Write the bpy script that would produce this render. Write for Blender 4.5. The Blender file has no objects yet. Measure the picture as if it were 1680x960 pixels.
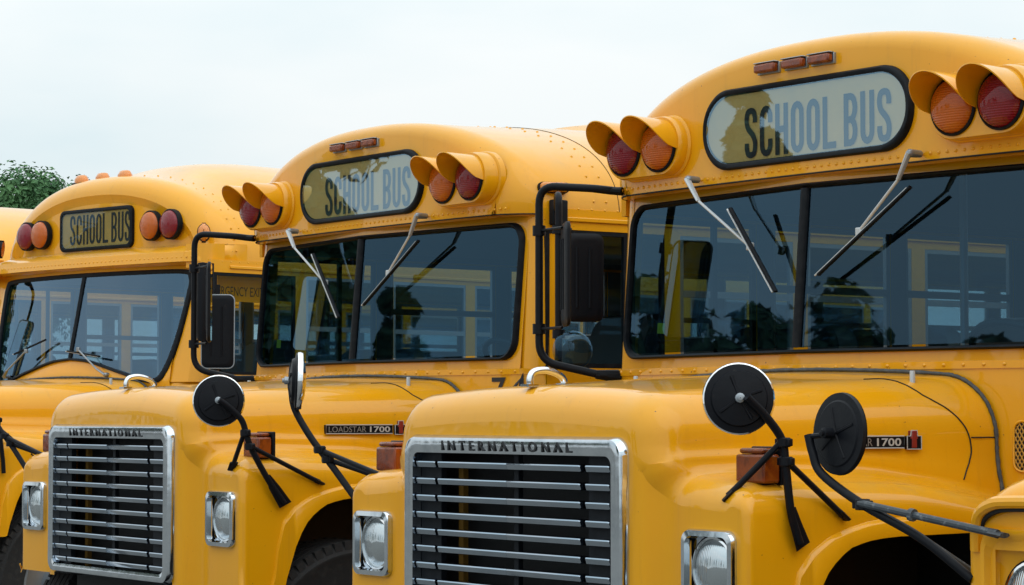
import bpy, bmesh, math, random
from mathutils import Vector, Matrix, Euler
R = math.radians
random.seed(7)
scene = bpy.context.scene
col = scene.collection

# ------------------------------------------------------------------ camera, sky, sun, exposure
CAMZ = 1.569
cam_d = bpy.data.cameras.new('camera')
cam_d.sensor_width = 36; cam_d.lens = 36 * 4008.7 / 1680
cam_d.clip_start = 0.05; cam_d.clip_end = 3000
cam = bpy.data.objects.new('camera', cam_d); col.objects.link(cam)
cam.location = (0, 0, CAMZ); cam.rotation_euler = (R(90 + 2.842), 0, 0)
scene.camera = cam

SUN_EL, SUN_AZ = 55, 148          # azimuth measured clockwise from +Y
w = bpy.data.worlds.new('World'); scene.world = w; w.use_nodes = True
nt = w.node_tree; nt.nodes.clear()
out = nt.nodes.new('ShaderNodeOutputWorld')
sky = nt.nodes.new('ShaderNodeTexSky'); sky.sky_type = 'NISHITA'; sky.sun_disc = False
sky.sun_elevation = R(SUN_EL); sky.sun_rotation = R(SUN_AZ)
bg1 = nt.nodes.new('ShaderNodeBackground'); bg1.inputs['Strength'].default_value = 0.10
nt.links.new(sky.outputs[0], bg1.inputs['Color'])
tc = nt.nodes.new('ShaderNodeTexCoord')
mp = nt.nodes.new('ShaderNodeMapping'); mp.inputs['Scale'].default_value = (1.6, 1.6, 5.0)
nz = nt.nodes.new('ShaderNodeTexNoise'); nz.inputs['Scale'].default_value = 2.2; nz.inputs['Detail'].default_value = 5
nz.inputs['Roughness'].default_value = .45
rp = nt.nodes.new('ShaderNodeValToRGB')
rp.color_ramp.elements[0].position = .34; rp.color_ramp.elements[0].color = (.72, .87, .92, 1)
rp.color_ramp.elements[1].position = .62; rp.color_ramp.elements[1].color = (.96, 1.0, 1.0, 1)
nt.links.new(tc.outputs['Generated'], mp.inputs[0]); nt.links.new(mp.outputs[0], nz.inputs['Vector'])
nt.links.new(nz.outputs['Fac'], rp.inputs[0])
bg2 = nt.nodes.new('ShaderNodeBackground'); bg2.inputs['Strength'].default_value = 1.0
nt.links.new(rp.outputs[0], bg2.inputs['Color'])
sx = nt.nodes.new('ShaderNodeSeparateXYZ'); nt.links.new(tc.outputs['Generated'], sx.inputs[0])
cl_ = nt.nodes.new('ShaderNodeMath'); cl_.operation = 'MAXIMUM'; cl_.inputs[1].default_value = 0; nt.links.new(sx.outputs['Z'], cl_.inputs[0])
ov = nt.nodes.new('ShaderNodeMath'); ov.operation = 'MULTIPLY_ADD'; ov.inputs[1].default_value = 1.1; ov.inputs[2].default_value = .87   # standard overcast sky: brighter towards the zenith
nt.links.new(cl_.outputs[0], ov.inputs[0]); nt.links.new(ov.outputs[0], bg2.inputs['Strength'])
mx = nt.nodes.new('ShaderNodeMixShader'); mx.inputs[0].default_value = .93
nt.links.new(bg1.outputs[0], mx.inputs[1]); nt.links.new(bg2.outputs[0], mx.inputs[2])
nt.links.new(mx.outputs[0], out.inputs[0])
sd = bpy.data.lights.new('sun', 'SUN'); sd.energy = .5; sd.angle = R(60); sd.color = (1, .97, .92)
sun = bpy.data.objects.new('sun', sd); col.objects.link(sun)
az, el = R(SUN_AZ), R(SUN_EL)
sdir = Vector((math.sin(az) * math.cos(el), math.cos(az) * math.cos(el), math.sin(el)))
sun.rotation_euler = sdir.to_track_quat('Z', 'Y').to_euler(); sun.location = (10, -20, 30)
vs = scene.view_settings
vs.view_transform = 'Standard'; vs.look = 'None'; vs.gamma = 1; vs.exposure = 0.0; vs.use_curve_mapping = False

# ------------------------------------------------------------------ materials
MATS = {}
def principled(name, color, rough=.5, metal=0, coat=0, spec=.5, noise=None, bump=None, wave=None, coat_rough=.08, subsurf=0):
    m = bpy.data.materials.new(name); m.use_nodes = True
    n = m.node_tree; b = n.nodes['Principled BSDF']
    b.inputs['Base Color'].default_value = (*color, 1); b.inputs['Roughness'].default_value = rough
    b.inputs['Metallic'].default_value = metal; b.inputs['Coat Weight'].default_value = coat
    b.inputs['Coat Roughness'].default_value = coat_rough; b.inputs['Specular IOR Level'].default_value = spec
    if subsurf:
        b.inputs['Subsurface Weight'].default_value = subsurf; b.inputs['Subsurface Radius'].default_value = (.03, .01, .005)
    t = n.nodes.new('ShaderNodeTexCoord')
    if noise:                                   # (scale, other colour, low, high)
        x = n.nodes.new('ShaderNodeTexNoise'); x.inputs['Scale'].default_value = noise[0]; x.inputs['Detail'].default_value = 6
        x.inputs['Roughness'].default_value = .62
        n.links.new(t.outputs['Object'], x.inputs['Vector'])
        r = n.nodes.new('ShaderNodeValToRGB'); r.color_ramp.elements[0].position = noise[2]; r.color_ramp.elements[1].position = noise[3]
        r.color_ramp.elements[0].color = (*color, 1); r.color_ramp.elements[1].color = (*noise[1], 1)
        n.links.new(x.outputs['Fac'], r.inputs[0]); n.links.new(r.outputs[0], b.inputs['Base Color'])
        mr = n.nodes.new('ShaderNodeMapRange'); mr.inputs['To Min'].default_value = rough * .85; mr.inputs['To Max'].default_value = min(1, rough * 1.3)
        n.links.new(x.outputs['Fac'], mr.inputs['Value']); n.links.new(mr.outputs[0], b.inputs['Roughness'])
    if bump:                                    # (scale, strength, distance)
        x = n.nodes.new('ShaderNodeTexNoise'); x.inputs['Scale'].default_value = bump[0]; x.inputs['Detail'].default_value = 3
        n.links.new(t.outputs['Object'], x.inputs['Vector'])
        bp = n.nodes.new('ShaderNodeBump'); bp.inputs['Strength'].default_value = bump[1]; bp.inputs['Distance'].default_value = bump[2]
        n.links.new(x.outputs['Fac'], bp.inputs['Height']); n.links.new(bp.outputs[0], b.inputs['Normal'])
    if wave:                                    # (axis, scale, strength, distance)
        x = n.nodes.new('ShaderNodeTexWave'); x.bands_direction = wave[0]; x.inputs['Scale'].default_value = wave[1]
        n.links.new(t.outputs['Object'], x.inputs['Vector'])
        bp = n.nodes.new('ShaderNodeBump'); bp.inputs['Strength'].default_value = wave[2]; bp.inputs['Distance'].default_value = wave[3]
        n.links.new(x.outputs['Fac'], bp.inputs['Height']); n.links.new(bp.outputs[0], b.inputs['Normal'])
    MATS[name] = m
    return m

def paint(name, color, dull):
    """school bus enamel: faint fading, grime specks, soft waviness of pressed sheet metal"""
    m = principled(name, color, rough=.34, coat=.7, coat_rough=.035, spec=.15)
    n = m.node_tree; b = n.nodes['Principled BSDF']; t = n.nodes.new('ShaderNodeTexCoord')
    def noise(scale, det=5, rgh=.6):
        x = n.nodes.new('ShaderNodeTexNoise'); x.inputs['Scale'].default_value = scale; x.inputs['Detail'].default_value = det
        x.inputs['Roughness'].default_value = rgh
        n.links.new(t.outputs['Object'], x.inputs['Vector']); return x
    def mixc(fac, a, c2):
        k = n.nodes.new('ShaderNodeMix'); k.data_type = 'RGBA'
        n.links.new(fac, k.inputs[0])
        if isinstance(a, tuple): k.inputs[6].default_value = (*a, 1)
        else: n.links.new(a, k.inputs[6])
        k.inputs[7].default_value = (*c2, 1); return k.outputs[2]
    n1 = noise(2.3); r1 = n.nodes.new('ShaderNodeMapRange'); r1.inputs[1].default_value = .35; r1.inputs[2].default_value = .75
    r1.inputs[4].default_value = .55
    n.links.new(n1.outputs['Fac'], r1.inputs[0])
    c1 = mixc(r1.outputs[0], color, dull)
    n2 = noise(34, 8, .75); r2 = n.nodes.new('ShaderNodeMapRange'); r2.inputs[1].default_value = .66; r2.inputs[2].default_value = .80
    r2.inputs[4].default_value = .45
    n.links.new(n2.outputs['Fac'], r2.inputs[0])
    c2 = mixc(r2.outputs[0], c1, (color[0] * .42, color[1] * .42, color[2] * .8))
    mp_ = n.nodes.new('ShaderNodeMapping'); mp_.inputs['Scale'].default_value = (9, 9, .7); n.links.new(t.outputs['Object'], mp_.inputs[0])
    n4 = n.nodes.new('ShaderNodeTexNoise'); n4.inputs['Scale'].default_value = 2.0; n4.inputs['Detail'].default_value = 7; n4.inputs['Roughness'].default_value = .7
    n.links.new(mp_.outputs[0], n4.inputs['Vector'])
    r4 = n.nodes.new('ShaderNodeMapRange'); r4.inputs[1].default_value = .55; r4.inputs[2].default_value = .8; r4.inputs[4].default_value = .28
    n.links.new(n4.outputs['Fac'], r4.inputs[0])
    c2 = mixc(r4.outputs[0], c2, (color[0] * .55, color[1] * .55, .02))
    ge = n.nodes.new('ShaderNodeNewGeometry'); sz = n.nodes.new('ShaderNodeSeparateXYZ'); n.links.new(ge.outputs['Normal'], sz.inputs[0])
    up = n.nodes.new('ShaderNodeMapRange'); up.inputs[1].default_value = .45; up.inputs[2].default_value = 1.0; up.inputs[4].default_value = .5; n.links.new(sz.outputs['Z'], up.inputs[0])
    n5 = noise(4.5, 8, .72); r5 = n.nodes.new('ShaderNodeMapRange'); r5.inputs[1].default_value = .42; r5.inputs[2].default_value = .68; n.links.new(n5.outputs['Fac'], r5.inputs[0])
    mu = n.nodes.new('ShaderNodeMath'); mu.operation = 'MULTIPLY'; n.links.new(up.outputs[0], mu.inputs[0]); n.links.new(r5.outputs[0], mu.inputs[1])
    c2 = mixc(mu.outputs[0], c2, (.52, .34, .10))                      # settled dust
    n6 = noise(70, 3, .5); r6 = n.nodes.new('ShaderNodeMapRange'); r6.inputs[1].default_value = .735; r6.inputs[2].default_value = .76; n.links.new(n6.outputs['Fac'], r6.inputs[0])
    c2 = mixc(r6.outputs[0], c2, (.12, .05, .02))                      # stone chips
    n.links.new(c2, b.inputs['Base Color'])
    mr = n.nodes.new('ShaderNodeMapRange'); mr.inputs[3].default_value = .24; mr.inputs[4].default_value = .42
    n.links.new(n1.outputs['Fac'], mr.inputs[0]); n.links.new(mr.outputs[0], b.inputs['Roughness'])
    n3 = noise(6, 2); bp = n.nodes.new('ShaderNodeBump'); bp.inputs['Strength'].default_value = .06; bp.inputs['Distance'].default_value = .02
    n.links.new(n3.outputs['Fac'], bp.inputs['Height']); n.links.new(bp.outputs[0], b.inputs['Normal'])
    n.links.new(bp.outputs[0], b.inputs['Coat Normal'])
    return m

paint('paint', (.77, .335, .002), (.74, .352, .009))
paint('paint_old', (.82, .36, .005), (.77, .375, .022))
principled('rubber', (.004, .006, .009), .5, spec=.15, noise=(30, (.014, .016, .02), .45, .8))
principled('black', (.004, .005, .008), .42, spec=.17, noise=(40, (.03, .026, .022), .64, .9), bump=(60, .15, .004))
principled('black_worn', (.035, .045, .055), .5, noise=(45, (.18, .2, .22), .55, .75), bump=(60, .3, .004))
principled('dark', (.006, .007, .009), .8)
principled('chrome', (.62, .67, .72), .09, metal=1, noise=(18, (.45, .5, .55), .45, .8), bump=(9, .05, .02))
principled('bright_chrome', (.78, .8, .82), .07, metal=1)
principled('silver', (.50, .53, .55), .34, metal=.25)
principled('bar_chrome', (.36, .42, .49), .12, metal=1, bump=(14, .05, .01))
principled('alloy', (.30, .33, .36), .42, metal=.7)
principled('lens_red', (.20, .002, .010), .25, coat=.6, coat_rough=.04, spec=.2, wave=('Z', 40, .5, .004))
principled('lens_amber', (.50, .105, .003), .25, coat=.6, coat_rough=.04, spec=.2, wave=('Z', 40, .5, .004))
principled('lens_orange', (.75, .24, .015), .18, coat=.8, wave=('X', 60, .5, .004))
principled('lens_brown', (.30, .055, .006), .25, spec=.3, coat=.6, noise=(26, (.12, .018, .004), .42, .66), wave=('X', 75, .6, .005))
principled('headlight', (.50, .55, .58), .08, metal=.92, coat=.6, coat_rough=.02, wave=('X', 38, .22, .004))
principled('letter', (.006, .007, .009), .5)
principled('letter_white', (.72, .74, .74), .4)
principled('badge_red', (.22, .02, .015), .35)
principled('signboard', (.70, .47, .14), .6, noise=(9, (.62, .44, .16), .4, .8))
principled('signboard_old', (.46, .30, .075), .6, noise=(9, (.36, .25, .08), .4, .8))
principled('tyre', (.013, .013, .014), .8, noise=(25, (.04, .038, .035), .5, .8), bump=(80, .25, .004))
principled('asphalt', (.13, .128, .12), .9, noise=(3, (.19, .185, .175), .4, .7), bump=(120, .5, .01))
principled('ceiling', (.22, .25, .26), .6)
principled('wall_in', (.09, .12, .13), .55)
principled('seat', (.022, .040, .045), .45, noise=(12, (.035, .055, .058), .4, .8))
principled('dash', (.018, .022, .024), .6)
principled('mirror', (.9, .92, .92), .02, metal=1)
principled('brown_tag', (.10, .05, .035), .5)
principled('tag_yellow', (.75, .80, .05), .5)
principled('seal', (.045, .05, .055), .6, noise=(40, (.10, .11, .11), .45, .75))
principled('mustard', (.20, .10, .008), .6)
principled('radiator', (.010, .011, .013), .6, wave=('X', 70, .8, .006))
principled('bark', (.06, .045, .032), .9)
principled('mesh_gold', (.5, .26, .03), .5)

def leafmat(name, c1, c2):
    m = principled(name, c1, .6, noise=(1.2, c2, .35, .7), spec=.3)
    b = m.node_tree.nodes['Principled BSDF']
    return m
leafmat('leaf', (.05, .14, .055), (.12, .25, .09))
leafmat('leaf_dark', (.02, .05, .018), (.04, .085, .03))

def glass(name, tint, base, gloss=(.36, .66, .95)):
    m = bpy.data.materials.new(name); m.use_nodes = True; n = m.node_tree; n.nodes.clear()
    o = n.nodes.new('ShaderNodeOutputMaterial'); mix = n.nodes.new('ShaderNodeMixShader')
    tr = n.nodes.new('ShaderNodeBsdfTransparent'); tr.inputs[0].default_value = (*tint, 1)
    gl = n.nodes.new('ShaderNodeBsdfGlossy'); gl.inputs['Color'].default_value = (*gloss, 1); gl.inputs['Roughness'].default_value = .012
    lw = n.nodes.new('ShaderNodeLayerWeight'); lw.inputs[0].default_value = .5
    pw = n.nodes.new('ShaderNodeMath'); pw.operation = 'POWER'; pw.inputs[1].default_value = 4
    n.links.new(lw.outputs['Facing'], pw.inputs[0])
    ma = n.nodes.new('ShaderNodeMath'); ma.operation = 'MULTIPLY_ADD'; ma.inputs[1].default_value = 1 - base; ma.inputs[2].default_value = base
    ma.use_clamp = True
    n.links.new(pw.outputs[0], ma.inputs[0]); n.links.new(ma.outputs[0], mix.inputs[0])
    n.links.new(tr.outputs[0], mix.inputs[1]); n.links.new(gl.outputs[0], mix.inputs[2])
    t = n.nodes.new('ShaderNodeTexCoord'); x = n.nodes.new('ShaderNodeTexNoise'); x.inputs['Scale'].default_value = 2.5
    n.links.new(t.outputs['Object'], x.inputs['Vector'])
    bp = n.nodes.new('ShaderNodeBump'); bp.inputs['Strength'].default_value = .018; bp.inputs['Distance'].default_value = .03
    n.links.new(x.outputs['Fac'], bp.inputs['Height']); n.links.new(bp.outputs[0], gl.inputs['Normal'])
    n.links.new(mix.outputs[0], o.inputs[0]); MATS[name] = m
glass('glass', (.20, .33, .41), .066)
glass('glass_old', (.34, .45, .52), .15, (.46, .72, 1))
glass('side_glass', (.72, .80, .82), .06)
glass('sign_glass', (.76, .82, .86), .25, (.55, .80, 1))
glass('sign_glass_old', (.8, .85, .85), .03)
glass('clear_disc', (.6, .66, .66), .05)

# ------------------------------------------------------------------ mesh helpers
class MB:
    def __init__(s): s.v = []; s.f = []
    def add(s, vs, fs):
        o = len(s.v); s.v += [tuple(p) for p in vs]; s.f += [tuple(i + o for i in q) for q in fs]; return s
    def box(s, x0, x1, y0, y1, z0, z1, mat=None):
        vs = [Vector((x, y, z)) for x in (x0, x1) for y in (y0, y1) for z in (z0, z1)]
        if mat: vs = [mat @ p for p in vs]
        return s.add(vs, [(0, 1, 3, 2), (4, 6, 7, 5), (0, 4, 5, 1), (2, 3, 7, 6), (0, 2, 6, 4), (1, 5, 7, 3)])
    def grid(s, rows, wrap=False):
        n = len(rows[0]); vs = [p for r in rows for p in r]; fs = []
        for i in range(len(rows) - 1):
            for j in range(n if wrap else n - 1):
                k = (j + 1) % n
                fs.append((i * n + j, i * n + k, (i + 1) * n + k, (i + 1) * n + j))
        return s.add(vs, fs)
    def tube(s, pts, r, n=10, closed=False, cap=True, flat=None):
        pts = [Vector(p) for p in pts]; N = len(pts); rows = []
        up = None
        for i, p in enumerate(pts):
            a = pts[i - 1] if (i > 0 or closed) else p; b = pts[(i + 1) % N] if (i < N - 1 or closed) else p
            t = (b - a).normalized()
            if up is None:
                up = Vector((0, 0, 1)) if abs(t.z) < .9 else Vector((1, 0, 0))
            x = (up - t * up.dot(t)).normalized(); y = t.cross(x); up = x
            rr = r[i] if isinstance(r, (list, tuple)) else r
            rows.append([p + (x * math.cos(2 * math.pi * k / n) * (flat or 1) + y * math.sin(2 * math.pi * k / n)) * rr for k in range(n)])
        if closed: rows.append(rows[0])
        o = len(s.v); s.grid(rows, True)
        if cap and not closed:
            s.f.append(tuple(o + k for k in range(n))[::-1]); s.f.append(tuple(o + (N - 1) * n + k for k in range(n)))
        return s
    def lathe(s, prof, M, n=24, cap=False):
        """prof: list of (radius, height) round local Z of matrix M"""
        rows = [[M @ Vector((r * math.cos(2 * math.pi * k / n), r * math.sin(2 * math.pi * k / n), h)) for k in range(n)] for r, h in prof]
        return s.grid(rows, True)
    def rivet(s, p, nrm, r=.007):
        n = Vector(nrm).normalized(); a = n.orthogonal().normalized(); b = n.cross(a); p = Vector(p)
        rows = [[p + (a * math.cos(k * 1.0472) + b * math.sin(k * 1.0472)) * r * c + n * r * h for k in range(6)] for c, h in ((1, -.1), (.75, .5), (.05, .72))]
        return s.grid(rows, True)
    def mirror_x(s):
        s.v = [(-x, y, z) for x, y, z in s.v]; s.f = [q[::-1] for q in s.f]; return s
    def build(s, name, mat, parent=None, smooth=35, bevel=0, seg=2, weld=False):
        me = bpy.data.meshes.new(name); me.from_pydata(s.v, [], s.f)
        if weld:
            bm = bmesh.new(); bm.from_mesh(me); bmesh.ops.remove_doubles(bm, verts=bm.verts, dist=1.5e-4)
            bm.to_mesh(me); bm.free()
        me.update()
        if isinstance(mat, str): mat = MATS[mat]
        me.materials.append(mat)
        if smooth:
            me.polygons.foreach_set('use_smooth', [True] * len(me.polygons))
            me.set_sharp_from_angle(angle=R(smooth))
        o = bpy.data.objects.new(name, me); col.objects.link(o)
        if parent: o.parent = parent
        if bevel:
            b = o.modifiers.new('bevel', 'BEVEL'); b.width = bevel; b.segments = seg; b.limit_method = 'ANGLE'; b.angle_limit = R(40)
        return o

def empty(name, loc, rz=0):
    o = bpy.data.objects.new(name, None); col.objects.link(o); o.location = loc; o.rotation_euler = (0, 0, rz); o.empty_display_size = .3
    return o
def group_part(name, parent):
    o = bpy.data.objects.new(name, None); col.objects.link(o); o.parent = parent; o.empty_display_size = .1; return o
def tag(o, label, cat, group=None, kind=None):
    o['label'] = label; o['category'] = cat
    if group: o['group'] = group
    if kind: o['kind'] = kind
    return o
def copy_tree(o, parent=None):
    c = o.copy(); col.objects.link(c); c.parent = parent
    for ch in o.children: copy_tree(ch, c)
    return c
def lerp(a, b, t): return a + (b - a) * t
def interp(tab, x):
    if x <= tab[0][0]: return tab[0][1]
    for (a, va), (b, vb) in zip(tab, tab[1:]):
        if x <= b: return lerp(va, vb, (x - a) / (b - a))
    return tab[-1][1]
def rrect(x0, x1, z0, z1, r, n=8):
    """rounded rectangle, counter-clockwise list of (x, z)"""
    pts = []
    for cx, cz, a0 in ((x1 - r, z1 - r, 0), (x0 + r, z1 - r, 90), (x0 + r, z0 + r, 180), (x1 - r, z0 + r, 270)):
        for k in range(n + 1):
            a = R(a0 + 90 * k / n); pts.append((cx + r * math.cos(a), cz + r * math.sin(a)))
    return pts
def spline(pts, n=8):
    """Catmull-Rom through points"""
    P = [Vector(p) for p in pts]; P = [P[0] * 2 - P[1]] + P + [P[-1] * 2 - P[-2]]; o = []
    for i in range(1, len(P) - 2):
        for k in range(n):
            t = k / n; a, b, c, d = P[i - 1:i + 3]
            o.append(.5 * ((2 * b) + (c - a) * t + (2 * a - 5 * b + 4 * c - d) * t * t + (3 * b - a - 3 * c + d) * t ** 3))
    o.append(P[-2]); return o
def bend(pts, r=.06, n=6):
    """polyline with rounded corners"""
    P = [Vector(p) for p in pts]; o = [P[0]]
    for i in range(1, len(P) - 1):
        a, b, c = P[i - 1], P[i], P[i + 1]
        ra = min(r, (a - b).length * .48, (c - b).length * .48)
        s, e = b + (a - b).normalized() * ra, b + (c - b).normalized() * ra
        for k in range(n + 1):
            t = k / n; o.append(s.lerp(b, t).lerp(b.lerp(e, t), t))
    o.append(P[-1]); return o
def frame(p, z, up=(0, 0, 1)):
    z = Vector(z).normalized(); x = Vector(up).cross(z)
    x = x.normalized() if x.length > 1e-4 else Vector((1, 0, 0)); y = z.cross(x)
    M = Matrix((x, y, z)).transposed().to_4x4(); M.translation = Vector(p); return M

# stroke lettering: every glyph is a set of centre lines in a box of width wd and height 1
def arc(cx, cz, rx, rz, a0, a1, n=8):
    return [(cx + rx * math.cos(R(lerp(a0, a1, k / n))), cz + rz * math.sin(R(lerp(a0, a1, k / n)))) for k in range(n + 1)]
def glyph(ch, w_, t):
    h = t / 2; L, Rr, T, B = h, w_ - h, 1 - h, h; cx = w_ / 2; rx = cx - h; rz = .17
    if ch == 'S':
        q = [(Rr, .70), (Rr, .80), (cx + rx * .72, T - .03), (cx, T), (L + rx * .28, T - .03), (L, .81), (L, .70), (L + rx * .35, .59), (cx, .51), (Rr - rx * .35, .42), (Rr, .31), (Rr, .19), (cx + rx * .72, B + .03), (cx, B), (L + rx * .28, B + .03), (L, .20), (L, .30)]
        return [[(p.x, p.y) for p in spline([(a, b, 0) for a, b in q], 4)]]
    if ch == 'C': return [[(Rr, .66)] + arc(cx, T - rz, rx, rz, 0, 180) + arc(cx, B + rz, rx, rz, 180, 360) + [(Rr, .34)]]
    if ch == 'O': return [arc(cx, T - rz, rx, rz, 0, 180) + arc(cx, B + rz, rx, rz, 180, 360) + [(Rr, T - rz)]]
    if ch == 'U': return [[(Rr, 1), (Rr, B + rz)] + arc(cx, B + rz, rx, rz, 0, -180) + [(L, 1)]]
    if ch == 'H': return [[(L, 0), (L, 1)], [(Rr, 0), (Rr, 1)], [(L, .5), (Rr, .5)]]
    if ch == 'L': return [[(L, 1), (L, h), (w_, h)]]
    if ch == 'B':
        r2 = (T - .5) / 2; r3 = (.5 - B) / 2
        return [[(L, 0), (L, 1)], [(L, T), (cx, T)] + arc(cx, T - r2, rx, r2, 90, -90) + [(L, .5)], [(L, .5), (cx, .5)] + arc(cx, B + r3, rx, r3, 90, -90) + [(L, B)]]
    if ch == '7': return [[(0, T), (Rr, T), (w_ * .35, 0)]]
    if ch == '4': return [[(w_ * .72, 0), (w_ * .72, 1), (h * .6, .3), (w_, .3)]]
    return []
def ribbon(pts, t):
    """flat stroke of width t: returns verts (2D) and quads"""
    P = [Vector((a, b)) for a, b in pts]
    P = [P[0]] + [q for p, q in zip(P, P[1:]) if (q - p).length > 1e-5]
    vs, fs = [], []
    for i, p in enumerate(P):
        d0 = (p - P[i - 1]).normalized() if i else (P[1] - p).normalized()
        d1 = (P[i + 1] - p).normalized() if i < len(P) - 1 else d0
        d = (d0 + d1); d = d.normalized() if d.length > 1e-6 else d0
        nn = Vector((-d.y, d.x)); c = max(.45, abs(nn.dot(Vector((-d0.y, d0.x)))))
        vs += [p + nn * t / 2 / c, p - nn * t / 2 / c]
        if i: k = 2 * i; fs.append((k - 2, k - 1, k + 1, k))
    return vs, fs
def stroke_text(txt, x0, z0, height, total, gw, t, place, gap=None):
    """list of (char, MB) laid out from x0 to x0+total; place(x, z) -> 3D point"""
    k = [c for c in txt if c != ' ']; nsp = txt.count(' ')
    gap = (total - len(k) * gw) / (len(txt) - 1 + nsp * .6)
    x = x0; res = []
    for c in txt:
        if c == ' ': x += gap * 1.6; continue
        m = MB()
        for st in glyph(c, gw / height, t / height):
            vs, fs = ribbon(st, t / height)
            m.add([place(x + a * height, z0 + b * height) for a, b in vs], fs)
        res.append((c, m)); x += gw + gap
    return res
def font_mesh(txt, name, mat, parent, fit, place, extrude=0, bold=.0):
    """built-in font turned into a mesh, fitted to (x0, x1, z0, z1) and mapped by place(x, z, depth)"""
    cu = bpy.data.curves.new('t', 'FONT'); cu.body = txt; cu.offset = bold; cu.extrude = .5 if extrude else 0; cu.resolution_u = 3
    cu.space_character = 1.75 if extrude else 1.0
    o = bpy.data.objects.new('t', cu); col.objects.link(o)
    dg = bpy.context.evaluated_depsgraph_get(); me = bpy.data.meshes.new_from_object(o.evaluated_get(dg))
    xs = [v.co.x for v in me.vertices]; ys = [v.co.y for v in me.vertices]
    a, b, c, d = min(xs), max(xs), min(ys), max(ys); x0, x1, z0, z1 = fit
    for v in me.vertices:
        v.co = place(lerp(x0, x1, (v.co.x - a) / (b - a)), lerp(z0, z1, (v.co.y - c) / (d - c)), v.co.z * 2 * extrude)
    bpy.data.objects.remove(o); bpy.data.curves.remove(cu)
    me.materials.clear(); me.materials.append(MATS[mat]); me.name = name
    q = bpy.data.objects.new(name, me); col.objects.link(q); q.parent = parent; q['kind'] = 'stuff'; return q

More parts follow.
